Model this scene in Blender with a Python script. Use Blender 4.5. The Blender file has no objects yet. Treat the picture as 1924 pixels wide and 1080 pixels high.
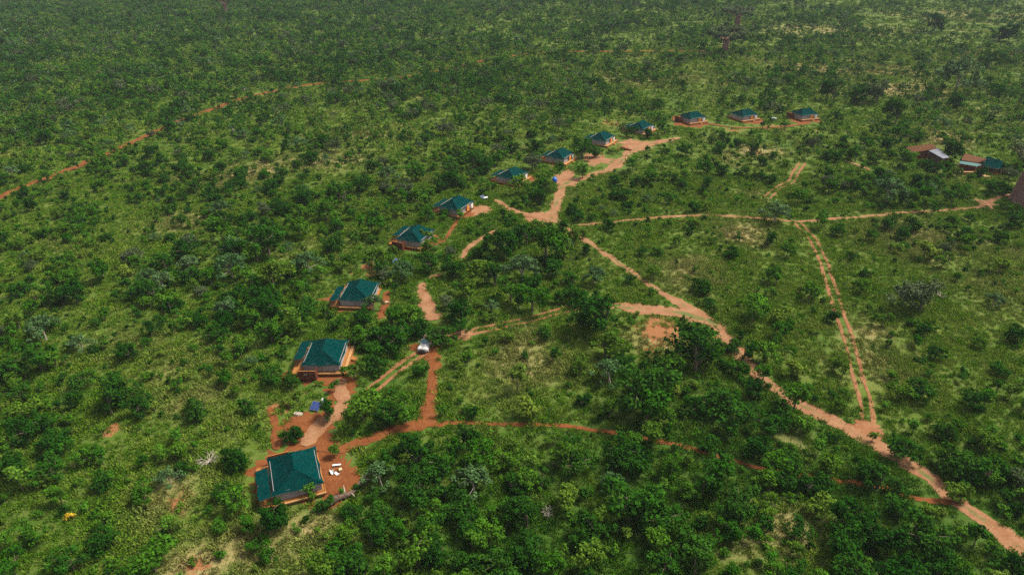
import bpy, math, random
import numpy as np
from mathutils import Vector
R = math.radians
rng = np.random.default_rng(7)
random.seed(7)
sc = bpy.context.scene
col = sc.collection

# ------------------------------------------------------------ camera, world, sun, exposure
F_PX, HORIZON, CAM_H = 1283.0, -170.0, 71.0          # photo pixels, photo row, metres
PITCH = math.atan((540 - HORIZON) / F_PX)
cam_d = bpy.data.cameras.new('camera'); cam = bpy.data.objects.new('camera', cam_d); col.objects.link(cam)
cam.location = (0, 0, CAM_H); cam.rotation_euler = (R(90) - PITCH, 0, 0)
cam_d.sensor_width = 36.0; cam_d.lens = 36.0 * F_PX / 1924.0
cam_d.clip_start = 1.0; cam_d.clip_end = 20000.0
sc.camera = cam

SUN_EL, SUN_AZ = 56.0, 68.0                           # azimuth clockwise from +Y (view direction): behind the scene, to the right
world = bpy.data.worlds.new('World'); sc.world = world; world.use_nodes = True
wn = world.node_tree.nodes; wl = world.node_tree.links
sky = wn.new('ShaderNodeTexSky'); sky.sky_type = 'NISHITA'; sky.sun_disc = False
sky.sun_elevation = R(SUN_EL); sky.sun_rotation = R(SUN_AZ); sky.air_density = 1.6; sky.dust_density = 4.0; sky.ozone_density = 0.6
hs = wn.new('ShaderNodeHueSaturation'); hs.inputs['Saturation'].default_value = 0.35      # thin even cloud: a nearly neutral sky
wl.new(sky.outputs[0], hs.inputs['Color']); wl.new(hs.outputs[0], wn['Background'].inputs[0]); wn['Background'].inputs[1].default_value = 0.05
sun_d = bpy.data.lights.new('sun', 'SUN'); sun = bpy.data.objects.new('sun', sun_d); col.objects.link(sun)
sun_d.energy = 2.0; sun_d.angle = R(13); sun_d.color = (1.0, 0.95, 0.84)
_az, _el = R(SUN_AZ), R(SUN_EL)
_dir = Vector((-math.sin(_az) * math.cos(_el), -math.cos(_az) * math.cos(_el), -math.sin(_el)))
sun.rotation_euler = _dir.to_track_quat('-Z', 'Y').to_euler(); sun.location = (150, 200, 250)
sc.view_settings.view_transform = 'Standard'; sc.view_settings.look = 'None'
sc.view_settings.exposure = 1.9; sc.view_settings.gamma = 1.0; sc.view_settings.use_curve_mapping = False
sc.cycles.max_bounces = 5; sc.cycles.diffuse_bounces = 3; sc.cycles.glossy_bounces = 2
sc.cycles.transmission_bounces = 2; sc.cycles.volume_bounces = 0; sc.cycles.transparent_max_bounces = 4
sc.cycles.use_denoising = False; sc.cycles.denoiser = 'OPENIMAGEDENOISE'; sc.cycles.denoising_input_passes = 'RGB_ALBEDO_NORMAL'; sc.cycles.denoising_prefilter = 'ACCURATE'
sc.cycles.volume_step_rate = 4.0; sc.cycles.sample_clamp_direct = 0.45; sc.cycles.sample_clamp_indirect = 0.4

# ------------------------------------------------------------ pixel <-> ground
CP, SP = math.cos(PITCH), math.sin(PITCH)
def un(x, y, z=0.0):
    u = (x - 962) / F_PX; v = (y - 540) / F_PX
    t = (z - CAM_H) / (-SP - v * CP)
    return u * t, (CP - v * SP) * t
def proj(X, Y, Z=0.0):
    d = Y * CP - (Z - CAM_H) * SP
    return 962 + F_PX * X / d, 540 + F_PX * (-Y * SP - (Z - CAM_H) * CP) / d, d

# ------------------------------------------------------------ smooth value noise (placement only)
_tab = rng.random((256, 256))
def vnoise(x, y, s):
    x = np.asarray(x, float) / s; y = np.asarray(y, float) / s
    xi = np.floor(x).astype(int); yi = np.floor(y).astype(int); fx = x - xi; fy = y - yi
    fx = fx * fx * (3 - 2 * fx); fy = fy * fy * (3 - 2 * fy)
    g = lambda a, b: _tab[a % 256, b % 256]
    return (g(xi, yi) * (1 - fx) + g(xi + 1, yi) * fx) * (1 - fy) + (g(xi, yi + 1) * (1 - fx) + g(xi + 1, yi + 1) * fx) * fy

# ------------------------------------------------------------ materials
MATS = {}
def new_mat(name):
    m = bpy.data.materials.new(name); m.use_nodes = True; MATS[name] = m
    nt = m.node_tree; nt.nodes.clear(); return m, nt
def nd(nt, kind, **kw):
    n = nt.nodes.new(kind)
    for k, v in kw.items():
        if k == 'inp':
            for a, b in v.items(): n.inputs[a].default_value = b
        else: setattr(n, k, v)
    return n
def mixc(nt, a, b, fac, blend='MIX'):
    n = nt.nodes.new('ShaderNodeMix'); n.data_type = 'RGBA'; n.blend_type = blend
    for s, v in ((0, fac), (6, a), (7, b)):
        if hasattr(v, 'links'): nt.links.new(v, n.inputs[s])
        else: n.inputs[s].default_value = v if s == 0 else (*v, 1)
    return n.outputs[2]
def noise(nt, scale, detail=4, rough=.6, coord='Object'):
    tc = nd(nt, 'ShaderNodeTexCoord'); n = nd(nt, 'ShaderNodeTexNoise')
    n.inputs['Scale'].default_value = scale; n.inputs['Detail'].default_value = detail; n.inputs['Roughness'].default_value = rough
    nt.links.new(tc.outputs[coord], n.inputs['Vector']); return n.outputs[0]
def ramp(nt, fac, stops):
    n = nd(nt, 'ShaderNodeValToRGB'); e = n.color_ramp.elements
    while len(e) < len(stops): e.new(.5)
    for i, (p, c) in enumerate(stops):
        e[i].position = p; e[i].color = (*c, 1) if len(c) == 3 else c
    nt.links.new(fac, n.inputs[0]); return n.outputs[0]
def maprange(nt, v, a, b, c=0., d=1.):
    n = nd(nt, 'ShaderNodeMapRange'); nt.links.new(v, n.inputs[0])
    for i, q in enumerate((a, b, c, d)): n.inputs[i + 1].default_value = q
    return n.outputs[0]
def finish(nt, color, rough=.85, spec=.25, bump=None, bstr=.4, bdist=.05, metal=0.):
    b = nd(nt, 'ShaderNodeBsdfPrincipled'); o = nd(nt, 'ShaderNodeOutputMaterial')
    if hasattr(color, 'links'): nt.links.new(color, b.inputs['Base Color'])
    else: b.inputs['Base Color'].default_value = (*color, 1)
    b.inputs['Roughness'].default_value = rough; b.inputs['Specular IOR Level'].default_value = spec; b.inputs['Metallic'].default_value = metal
    if bump is not None:
        bn = nd(nt, 'ShaderNodeBump'); bn.inputs['Strength'].default_value = bstr; bn.inputs['Distance'].default_value = bdist
        nt.links.new(bump, bn.inputs['Height']); nt.links.new(bn.outputs[0], b.inputs['Normal'])
    nt.links.new(b.outputs[0], o.inputs[0])

def simple(name, c1, c2, scale=3., rough=.8, spec=.25, bstr=.3, bdist=.02, metal=0.):
    m, nt = new_mat(name); n = noise(nt, scale)
    finish(nt, mixc(nt, c1, c2, maprange(nt, n, .35, .68)), rough, spec, n, bstr, bdist, metal); return m

def leaf_mat(name, dark, light, trans=.25, hueshift=None):
    """foliage: colour differs from plant to plant and from leaf to leaf"""
    m, nt = new_mat(name)
    oi = nd(nt, 'ShaderNodeObjectInfo'); at = nd(nt, 'ShaderNodeAttribute', attribute_name='tint')
    c = mixc(nt, dark, light, oi.outputs['Random'])
    if hueshift is not None:
        w = nd(nt, 'ShaderNodeTexWhiteNoise', noise_dimensions='1D'); nt.links.new(oi.outputs['Random'], w.inputs['W'])
        c = mixc(nt, c, hueshift, maprange(nt, w.outputs[0], .55, 1., 0., .75))
    c = mixc(nt, c, at.outputs['Color'], 1., 'MULTIPLY')
    d = nd(nt, 'ShaderNodeBsdfDiffuse'); t = nd(nt, 'ShaderNodeBsdfTranslucent'); x = nd(nt, 'ShaderNodeMixShader'); o = nd(nt, 'ShaderNodeOutputMaterial')
    x.inputs[0].default_value = trans
    nt.links.new(c, d.inputs[0]); nt.links.new(c, t.inputs[0]); nt.links.new(d.outputs[0], x.inputs[1]); nt.links.new(t.outputs[0], x.inputs[2])
    nt.links.new(x.outputs[0], o.inputs[0]); return m

leaf_mat('leaf_dark', (.008, .040, .003), (.022, .076, .006), hueshift=(.030, .08, .008))
leaf_mat('leaf_mid', (.020, .080, .004), (.055, .132, .009), hueshift=(.080, .130, .013))
leaf_mat('leaf_pale', (.036, .082, .024), (.062, .110, .038), .2)
leaf_mat('leaf_fresh', (.026, .102, .006), (.058, .140, .011), hueshift=(.10, .14, .02))
leaf_mat('leaf_yellow', (.065, .125, .012), (.11, .155, .018))
leaf_mat('leaf_grey', (.045, .066, .026), (.064, .084, .038), .1)
leaf_mat('leaf_gold', (.42, .27, .02), (.45, .30, .03))
simple('bark', (.085, .065, .045), (.16, .125, .09), 6., .95, .1)
simple('bark_pale', (.22, .18, .145), (.32, .27, .22), 5., .95, .1)
simple('bark_log', (.055, .034, .026), (.15, .095, .07), 3., .95, .1, .9, .2)
simple('bark_baobab', (.13, .066, .052), (.25, .14, .115), 1.6, .9, .15, .9, .3)

def grass_mat():
    m, nt = new_mat('grass')
    oi = nd(nt, 'ShaderNodeObjectInfo'); at = nd(nt, 'ShaderNodeAttribute', attribute_name='tint')
    dr = nd(nt, 'ShaderNodeAttribute', attribute_name='dry', attribute_type='INSTANCER')  # above zero: dry grass; below zero: lush grass with painted shade
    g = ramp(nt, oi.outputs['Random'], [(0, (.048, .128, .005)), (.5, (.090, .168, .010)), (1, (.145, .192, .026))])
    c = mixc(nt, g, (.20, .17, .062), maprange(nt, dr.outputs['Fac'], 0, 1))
    c = mixc(nt, c, (.018, .075, .004), maprange(nt, dr.outputs['Fac'], 0, -1))  # deep lush green, darkened to paint in shade below dense cover
    c = mixc(nt, c, at.outputs['Color'], 1., 'MULTIPLY')
    d = nd(nt, 'ShaderNodeBsdfDiffuse'); t = nd(nt, 'ShaderNodeBsdfTranslucent'); x = nd(nt, 'ShaderNodeMixShader'); o = nd(nt, 'ShaderNodeOutputMaterial')
    x.inputs[0].default_value = .25
    nt.links.new(c, d.inputs[0]); nt.links.new(c, t.inputs[0]); nt.links.new(d.outputs[0], x.inputs[1]); nt.links.new(t.outputs[0], x.inputs[2])
    nt.links.new(x.outputs[0], o.inputs[0])
grass_mat()

def ground_mat():
    m, nt = new_mat('ground')
    n1 = noise(nt, .05, 5); n2 = noise(nt, .6, 6, .7); n3 = noise(nt, 3.5, 4, .75)
    soil = nd(nt, 'ShaderNodeAttribute', attribute_name='soil'); dry = nd(nt, 'ShaderNodeAttribute', attribute_name='dry')
    g = mixc(nt, (.036, .078, .006), (.076, .106, .013), maprange(nt, n1, .35, .65))
    g = mixc(nt, g, (.13, .115, .040), maprange(nt, n2, .45, .8, 0, .8))
    g = mixc(nt, g, (.020, .045, .009), maprange(nt, n3, .5, .75, 0, .7))
    lu = nd(nt, 'ShaderNodeAttribute', attribute_name='lush_shade'); g = mixc(nt, g, (.022, .060, .005), lu.outputs['Fac'])  # lush ground colour with shade and the darker view bottom painted in
    ds = nd(nt, 'ShaderNodeMath', operation='MULTIPLY_ADD'); nt.links.new(maprange(nt, n3, .3, .7, -.4, .4), ds.inputs[0]); ds.inputs[1].default_value = .7; nt.links.new(dry.outputs['Fac'], ds.inputs[2])
    g = mixc(nt, g, mixc(nt, (.19, .15, .055), (.26, .185, .088), maprange(nt, n3, .4, .6)), maprange(nt, ds.outputs[0], .25, .9))
    ss = nd(nt, 'ShaderNodeMath', operation='MULTIPLY_ADD'); nt.links.new(maprange(nt, n2, .25, .75, -.5, .5), ss.inputs[0]); ss.inputs[1].default_value = .9; nt.links.new(soil.outputs['Fac'], ss.inputs[2])
    s = mixc(nt, (.155, .055, .018), (.23, .105, .045), maprange(nt, n3, .35, .65))
    g = mixc(nt, g, s, maprange(nt, ss.outputs[0], .42, .62))
    finish(nt, g, .95, .1, n3, .6, .12)
ground_mat()

def soil_mat(name, a, b, c, grassy=False):
    m, nt = new_mat(name)
    n1 = noise(nt, .35, 5, .65); n2 = noise(nt, 3., 6, .7); n3 = noise(nt, 14., 3, .7)
    s = mixc(nt, a, b, maprange(nt, n1, .35, .65)); s = mixc(nt, s, c, maprange(nt, n2, .5, .8))
    s = mixc(nt, s, tuple(q * .55 for q in a), maprange(nt, n3, .56, .8, 0, .7))
    if grassy:
        ac = nd(nt, 'ShaderNodeAttribute', attribute_name='across')
        mid = maprange(nt, ac.outputs['Fac'], .18, .42, 1., 0.)
        mm = nd(nt, 'ShaderNodeMath', operation='MULTIPLY'); nt.links.new(mid, mm.inputs[0]); nt.links.new(maprange(nt, noise(nt, .16, 5, .7), .47, .60), mm.inputs[1])
        s = mixc(nt, s, mixc(nt, (.04, .075, .012), (.12, .11, .04), n3), mm.outputs[0])
    finish(nt, s, .95, .1, n2, .6, .08)
soil_mat('soil_red', (.145, .048, .014), (.10, .028, .008), (.19, .078, .028))
soil_mat('soil_road', (.225, .115, .058), (.160, .068, .030), (.28, .16, .088), True)
soil_mat('soil_sand', (.225, .115, .058), (.160, .068, .030), (.28, .16, .088))
soil_mat('soil_rut', (.21, .098, .045), (.15, .056, .023), (.26, .135, .07))

def canvas_mat():
    m, nt = new_mat('canvas_green')
    n = noise(nt, 1.2, 5); n2 = noise(nt, 30., 2)
    c = mixc(nt, (.0005, .0175, .0170), (.0010, .028, .026), maprange(nt, n, .3, .7))
    c = mixc(nt, c, (.0006, .021, .021), maprange(nt, n2, .5, .8, 0, .5))
    finish(nt, c, 1., 0., n, .25, .1)
canvas_mat()
simple('canvas_edge', (.09, .075, .06), (.20, .165, .13), 1.2)
simple('mesh_fabric', (.22, .195, .195), (.32, .285, .28), 9., .9)
simple('canvas_white', (.48, .46, .44), (.60, .58, .56), 2., .8)
simple('wood_orange', (.20, .075, .014), (.31, .130, .030), 5., .7)
simple('wood_door', (.50, .17, .02), (.62, .25, .04), 4., .7)
simple('wood_pale', (.28, .14, .050), (.37, .21, .09), 4., .7)
simple('wood_red', (.065, .016, .007), (.115, .032, .012), 5., .75)
simple('wood_dark', (.055, .03, .02), (.10, .055, .035), 5., .8)
simple('thatch', (.055, .023, .008), (.12, .052, .017), 7., .95, .1, .8, .05)
simple('metal_roof', (.085, .09, .11), (.15, .155, .18), 1.2, .8, .2, .2)
simple('metal_white', (.52, .52, .52), (.60, .60, .59), 2., .4, .5)
simple('metal_dark', (.03, .03, .033), (.06, .06, .062), 4., .5, .5)
simple('panel_blue', (.012, .025, .10), (.02, .045, .16), 6., .2, .6)
simple('plastic_blue', (.004, .075, .34), (.008, .10, .42), 3., .4, .5)
simple('paint_white', (.40, .375, .35), (.50, .475, .45), 3., .35, .5)
simple('seat_tan', (.42, .26, .13), (.52, .35, .19), 6., .85)
simple('rubber', (.018, .017, .017), (.04, .036, .033), 8., .9)
simple('glass_blue', (.03, .11, .15), (.06, .19, .25), 2., .1, .8)
simple('awning_green', (.03, .085, .08), (.06, .13, .115), 4., .8)
simple('cardboard', (.48, .30, .15), (.58, .39, .21), 5., .9)
simple('sheet_grey', (.42, .48, .46), (.62, .66, .63), 4., .6)
simple('concrete', (.30, .24, .19), (.40, .33, .27), 4., .9)

# ------------------------------------------------------------ mesh helpers
class MB:
    def __init__(s): s.v = []; s.f = []; s.m = []
    def add(s, vs, fs, mi=0):
        o = len(s.v); s.v += [tuple(map(float, p)) for p in vs]; s.f += [tuple(i + o for i in f) for f in fs]; s.m += [mi] * len(fs); return s
    def box(s, x0, x1, y0, y1, z0, z1, mi=0):
        vs = [(x, y, z) for z in (z0, z1) for y in (y0, y1) for x in (x0, x1)]
        return s.add(vs, [(0, 2, 3, 1), (4, 5, 7, 6), (0, 1, 5, 4), (1, 3, 7, 5), (3, 2, 6, 7), (2, 0, 4, 6)], mi)
    def hexa(s, lo, hi, mi=0):
        return s.add(list(lo) + list(hi), [(3, 2, 1, 0), (4, 5, 6, 7), (0, 1, 5, 4), (1, 2, 6, 5), (2, 3, 7, 6), (3, 0, 4, 7)], mi)
    def tube(s, pts, rad, n=8, mi=0, cap=True):
        pts = [Vector(p) for p in pts]; rad = rad if isinstance(rad, (list, tuple)) else [rad] * len(pts)
        rings = []
        for i, p in enumerate(pts):
            d = (pts[min(i + 1, len(pts) - 1)] - pts[max(i - 1, 0)]).normalized()
            a = d.cross(Vector((0, 0, 1)) if abs(d.z) < .9 else Vector((1, 0, 0))).normalized(); b = d.cross(a)
            rings.append([p + (a * math.cos(2 * math.pi * k / n) + b * math.sin(2 * math.pi * k / n)) * rad[i] for k in range(n)])
        vs = [q for r in rings for q in r]
        fs = [(i * n + k, i * n + (k + 1) % n, (i + 1) * n + (k + 1) % n, (i + 1) * n + k) for i in range(len(pts) - 1) for k in range(n)]
        if cap: fs += [tuple(range(n))[::-1], tuple((len(pts) - 1) * n + k for k in range(n))]
        return s.add(vs, fs, mi)
    def grid(s, P, mi=0):
        ny, nx = len(P), len(P[0])
        return s.add([q for r in P for q in r], [(j * nx + i, j * nx + i + 1, (j + 1) * nx + i + 1, (j + 1) * nx + i) for j in range(ny - 1) for i in range(nx - 1)], mi)
    def mesh(s, name, mats, smooth=False):
        me = bpy.data.meshes.new(name); me.from_pydata(s.v, [], s.f)
        for m in mats: me.materials.append(MATS[m])
        if len(mats) > 1: me.polygons.foreach_set('material_index', s.m)
        if smooth: me.polygons.foreach_set('use_smooth', [True] * len(me.polygons))
        me.update(); return me
def link(name, me, parent=None, kind=None):
    o = bpy.data.objects.new(name, me); col.objects.link(o)
    if parent is not None: o.parent = parent
    if kind: o['kind'] = kind
    return o
def part(name, mb, mat, parent, kind=None, smooth=False):
    return link(name, mb.mesh(name, mat if isinstance(mat, (list, tuple)) else [mat], smooth), parent, kind)
def thing(name, label, cat, loc=(0, 0, 0), rz=0., group=None):
    o = bpy.data.objects.new(name, None); col.objects.link(o); o.empty_display_size = .3
    o.location = loc; o.rotation_euler = (0, 0, rz); tag(o, label, cat, group); return o
def tag(o, label, cat, group=None):
    o['label'] = label; o['category'] = cat
    if group: o['group'] = group
    return o

# ------------------------------------------------------------ what the photograph lays out (pixels -> ground)
# tracks: material, width in metres, rut?, centre line in photo pixels
TRACKS = [
 ('dirt_road', 'soil_road', 2.8, 'dirt road', [(1990, 1085), (1924, 1032), (1860, 985), (1800, 943), (1720, 880), (1650, 836), (1580, 796), (1515, 766), (1455, 728), (1400, 680), (1350, 617), (1300, 581), (1255, 556)]),
 ('dirt_road', 'soil_road', 1.9, 'dirt road', [(1270, 564), (1240, 548), (1190, 515), (1150, 485), (1105, 455), (1065, 430), (1045, 412)]),
 ('dirt_road', 'soil_road', 3.0, 'dirt road', [(1030, 418), (1042, 395), (1050, 370), (1057, 350), (1075, 340), (1110, 330), (1145, 318), (1170, 300), (1186, 284), (1222, 271), (1276, 259)]),
 ('dirt_track', 'soil_sand', 1.5, 'track', [(1085, 423), (1140, 419), (1200, 413), (1260, 407), (1340, 405), (1440, 411), (1500, 417), (1560, 412), (1640, 406), (1700, 400), (1780, 395), (1838, 390), (1855, 381), (1880, 370), (1924, 364)]),
 ('wheel_track', 'soil_rut', 3.0, 'track', [(1497, 417), (1527, 450), (1546, 490), (1562, 540), (1578, 590), (1598, 650), (1613, 710), (1628, 760), (1632, 815)]),
 ('wheel_track', 'soil_rut', 2.9, 'track', [(850, 634), (900, 621), (950, 610), (1010, 597), (1050, 585), (1100, 576), (1160, 574), (1200, 577)]),
 ('dirt_road', 'soil_road', 3.6, 'dirt road', [(1165, 577), (1220, 582), (1285, 590), (1325, 603)]),
 ('footpath', 'soil_red', 2.2, 'path', [(590, 832), (640, 842), (700, 824), (750, 806), (803, 798)]),
 ('footpath', 'soil_red', 1.0, 'path', [(798, 800), (860, 795), (920, 795), (1000, 798), (1080, 803), (1160, 815), (1220, 825), (1270, 836), (1310, 847), (1380, 867), (1440, 881), (1530, 898), (1600, 908), (1660, 915), (1720, 936), (1800, 945)]),
 ('footpath', 'soil_red', 2.4, 'path', [(803, 802), (809, 760), (812, 710), (812, 675), (806, 650)]),
 ('footpath', 'soil_sand', 2.7, 'path', [(793, 532), (797, 550), (804, 575), (816, 602)]),
 ('wheel_track', 'soil_rut', 2.7, 'track', [(808, 652), (785, 668), (760, 684), (735, 704), (712, 722), (690, 737)]),
 ('dirt_road', 'soil_red', 3.2, 'dirt road', [(-60, 400), (20, 362), (60, 345), (130, 320), (165, 305), (215, 284), (275, 256), (345, 224), (390, 209), (455, 186), (520, 171), (600, 157), (680, 152), (760, 145), (830, 132), (890, 118), (960, 106), (1030, 98), (1150, 97), (1250, 96), (1360, 96)]),
 ('footpath', 'soil_sand', 2.5, 'path', [(634, 712), (646, 745), (636, 775), (600, 800), (570, 838)]),
 ('footpath', 'soil_red', 1.3, 'path', [(508, 765), (517, 800), (522, 845)]),
 ('footpath', 'soil_sand', 1.7, 'path', [(868, 486), (880, 468), (905, 449), (935, 434)]),
 ('footpath', 'soil_red', 1.6, 'path', [(710, 600), (722, 578), (729, 548)]),
 ('footpath', 'soil_red', 1.4, 'path', [(838, 449), (850, 430), (860, 412)]),
 ('footpath', 'soil_sand', 2.2, 'path', [(1030, 414), (1000, 406), (960, 394), (930, 376)]),
 ('wheel_track', 'soil_rut', 2.6, 'track', [(1440, 372), (1462, 354), (1486, 342), (1494, 326), (1508, 306)]),
 ('footpath', 'soil_sand', 1.4, 'path', [(1588, 303), (1610, 310), (1634, 320)]),
 ('footpath', 'soil_sand', 1.5, 'path', [(1842, 378), (1856, 384), (1864, 394)]),
 ('footpath', 'soil_sand', 1.6, 'path', [(806, 524), (828, 515)]),
 ('footpath', 'soil_red', 1.6, 'path', [(1325, 232), (1380, 240), (1450, 240), (1520, 233)]),
]
def _offset(line, o):
    L = [un(*p) for p in line]; out = []
    for i in range(len(L)):
        a, b = L[max(i - 1, 0)], L[min(i + 1, len(L) - 1)]; dx, dy = b[0] - a[0], b[1] - a[1]; q = math.hypot(dx, dy)
        out.append((L[i][0] - dy / q * o, L[i][1] + dx / q * o))
    return out
TLINES = []; _T = []
for t in TRACKS:
    if t[0] == 'wheel_track':
        for o in (-.82, .82): _T.append(('wheel_rut', t[1], .74, t[3], t[4])); TLINES.append(_offset(t[4], o))
    else: _T.append(t); TLINES.append([un(*p) for p in t[4]])
TRACKS = _T
# tents: photo centre of the ridge, ridge heading (degrees from +X), enclosure end (-1 near, +1 far), shows
TENTS = [
 (549.8, 865, 112, 1), (608.7, 646, 91, -1), (673.2, 532, 86, 1), (779, 427, 70, -1), (856, 371, 62, 1), (961.8, 316, 58, 1),
 (1052, 280, 60, 1), (1131, 248, 58, 1), (1204, 227.5, 52, 1), (1303, 209.5, 25, -1), (1401, 205, 25, 1), (1514, 203.5, 18, -1)]
TENT_POS = [(*un(x, y, 3.9), R(a - 90), fl) for x, y, a, fl in TENTS]

# bare soil clearings: centre px, half-axes in metres, material
CLEAR = [(560, 884, 7.4, 6.8, 'soil_red'), (606, 688, 7.0, 6.6, 'soil_red'), (668, 560, 6.4, 6.0, 'soil_red'), (782, 455, 6.4, 6.0, 'soil_red'),
 (862, 396, 5.5, 5.5, 'soil_red'), (965, 337, 6.5, 6.5, 'soil_red'), (1052, 300, 5.5, 6, 'soil_red'), (1135, 266, 5, 5.5, 'soil_red'), (1204, 240, 6, 6, 'soil_sand'),
 (1300, 230, 7.5, 8, 'soil_red'), (1404, 226, 6.0, 6.5, 'soil_red'), (1510, 225, 6.5, 6.5, 'soil_red'),
 (1064, 336, 4.6, 7, 'soil_sand'), (1122, 300, 5.0, 6.5, 'soil_sand'), (1192, 272, 7.0, 6.5, 'soil_sand'), (1018, 410, 5, 4.5, 'soil_sand'),
 (583, 808, 4.2, 5.6, 'soil_red'), (640, 735, 3.0, 4.0, 'soil_red'), (634, 900, 3.0, 5.4, 'soil_red'), (800, 655, 2.8, 2.6, 'soil_red'), (905, 395, 3.0, 3.4, 'soil_sand'), (1850, 381, 2.2, 3.0, 'soil_sand'),
 (870, 628, 2.6, 2.0, 'soil_sand'), (1630, 806, 2.6, 2.4, 'soil_rut'), (1826, 318, 4, 4, 'soil_red')]

def seg_dist(X, Y, line):
    d = np.full(np.shape(X), 1e9)
    for (ax, ay), (bx, by) in zip(line[:-1], line[1:]):
        dx, dy = bx - ax, by - ay; L = dx * dx + dy * dy + 1e-9
        t = np.clip(((X - ax) * dx + (Y - ay) * dy) / L, 0, 1)
        d = np.minimum(d, np.hypot(X - ax - t * dx, Y - ay - t * dy))
    return d
CPOS = [(*un(x, y), a, b, m) for x, y, a, b, m in CLEAR]
def bare(X, Y, margin=0.):
    """signed: >0 outside tracks and clearings by that many metres"""
    d = np.full(np.shape(X), 1e9)
    for t, ln in zip(TRACKS, TLINES): d = np.minimum(d, seg_dist(X, Y, ln) - t[2] / 2 * (.7 if t[1] == 'soil_red' and t[2] > 3 else 1))
    for cx, cy, a, b, _ in CPOS:
        q = np.hypot((X - cx) / a, (Y - cy) / b); d = np.minimum(d, (q - 1) * min(a, b))
    for tx, ty, rz, _ in TENT_POS:
        c, s = math.cos(-rz), math.sin(-rz); lx = (X - tx) * c - (Y - ty) * s; ly = (X - tx) * s + (Y - ty) * c
        d = np.minimum(d, np.maximum(np.abs(lx + .5) - 4.9, np.abs(ly) - 4.8))
    return d

# wooded cover and dryness, read off the photograph on a coarse net
GX = np.linspace(0, 1920, 9); GY = np.linspace(0, 1080, 10)
COVER = np.array([
 [.95, .95, .95, .92, .85, .75, .62, .55, .5], [.95, .95, .92, .88, .75, .66, .66, .5, .55], [.92, .88, .68, .62, .72, .6, .6, .6, .65],
 [.54, .52, .55, .74, .70, .36, .42, .62, .52], [.60, .52, .72, .75, .74, .26, .24, .12, .34], [.56, .38, .72, .70, .42, .34, .38, .12, .28],
 [.72, .46, .42, .74, .30, .66, .72, .34, .46], [.66, .50, .28, .62, .72, .88, .92, .72, .70], [.60, .48, .30, .88, .97, .92, .92, .95, .85], [.66, .52, .25, .90, .97, .90, .55, .88, .85]])
def bil(x, y):
    fx = np.clip(np.asarray(x) / 240., 0, 7.999); fy = np.clip(np.asarray(y) / 120., 0, 8.999)
    i = fx.astype(int); j = fy.astype(int); fx = fx - i; fy = fy - j
    return (COVER[j, i] * (1 - fx) + COVER[j, i + 1] * fx) * (1 - fy) + (COVER[j + 1, i] * (1 - fx) + COVER[j + 1, i + 1] * fx) * fy
# dry grass and bare soil patches: px, radius metres x/y, strength
DRY = [(1235, 640, 9, 5, .75), (1010, 690, 9, 7, .6), (980, 700, 5, 5, .5), (1285, 515, 8, 9, .55), (1720, 445, 11, 13, .8), (1400, 435, 8, 9, .7), (1420, 285, 10, 9, .8), (320, 930, 5, 6, .7), (370, 1060, 5, 4, .9),
 (470, 1030, 8, 5, .7), (560, 1000, 5, 4, .6), (1480, 1000, 7, 6, .7), (1390, 1020, 5, 5, .6), (340, 420, 12, 8, .75), (470, 330, 16, 14, .45), (620, 300, 18, 16, .55), (700, 250, 20, 14, .45),
 (1600, 130, 40, 18, .85), (1700, 170, 34, 16, .7), (1880, 110, 40, 22, .6), (1560, 55, 60, 30, .6), (1250, 150, 40, 25, .4), (1100, 130, 40, 25, .35), (1760, 265, 16, 10, .5), (1800, 30, 60, 30, .5), (880, 160, 30, 20, .35), (1900, 550, 10, 20, .35), (1850, 470, 9, 10, .4), (400, 660, 7, 7, .5), (330, 690, 8, 8, .4), (250, 640, 12, 9, .35), (1480, 830, 5, 4, .6), (1640, 660, 6, 12, .35), (150, 470, 14, 10, .3), (920, 745, 7, 8, .3), (840, 690, 6, 10, .25), (1000, 640, 6, 6, .35), (380, 740, 6, 5, .5), (1040, 470, 7, 8, .25)]
SOIL = [(1240, 622, 4.6, 6.2, .95), (1225, 655, 2.5, 3, .7), (210, 808, 1.3, 2.6, .95), (333, 945, 2.0, 3.4, .75), (365, 1062, 3.2, 2.4, .7), (5, 765, 1.2, 2.2, .9), (90, 758, 1., 1.2, .7), (520, 765, 2, 2, .8), (540, 770, 2, 2, .6), (690, 500, 1.8, 2.6, .9), (700, 515, 1.6, 2, .8), (660, 510, 1.2, 1.6, .6), (740, 508, 1.6, 1.6, .8),
 (1420, 288, 4, 6, .6), (360, 560, 1, 2, .6), (345, 600, 1.5, 2, .6), (1350, 60, 3, 5, .6), (540, 165, 3, 4, .9), (960, 60, 5, 4, .5), (1360, 640, 2.5, 3, .8), (1400, 660, 2, 3, .9), (1500, 300, 4, 3, .5), (1830, 322, 5, 5, .7), (1450, 240, 6, 5, .7), (1380, 245, 6, 5, .6), (1530, 245, 6, 5, .5), (1180, 215, 8, 7, .5), (1150, 232, 7, 7, .6), (1235, 222, 6, 6, .5), (560, 740, 2, 2, .6), (680, 705, 2.2, 2.2, .5), (730, 590, 2.2, 3, .6), (820, 455, 2, 2.5, .7), (1010, 380, 3, 3, .3)]
def blobs(X, Y, B):
    s = np.zeros(np.shape(X))
    for x, y, a, b, k in B:
        cx, cy = un(x, y); s = np.maximum(s, k * np.exp(-(((X - cx) / a) ** 2 + ((Y - cy) / b) ** 2) * .9))
    return s
def dryness(X, Y):
    n = vnoise(X, Y, 14) * .5 + vnoise(X + 400, Y, 5) * .3 + vnoise(X, Y + 300, 1.8) * .2
    return np.clip(blobs(X, Y, DRY) * (.45 + n) + np.clip(n - .58, 0, 1) * 1.6, 0, 1)

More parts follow.
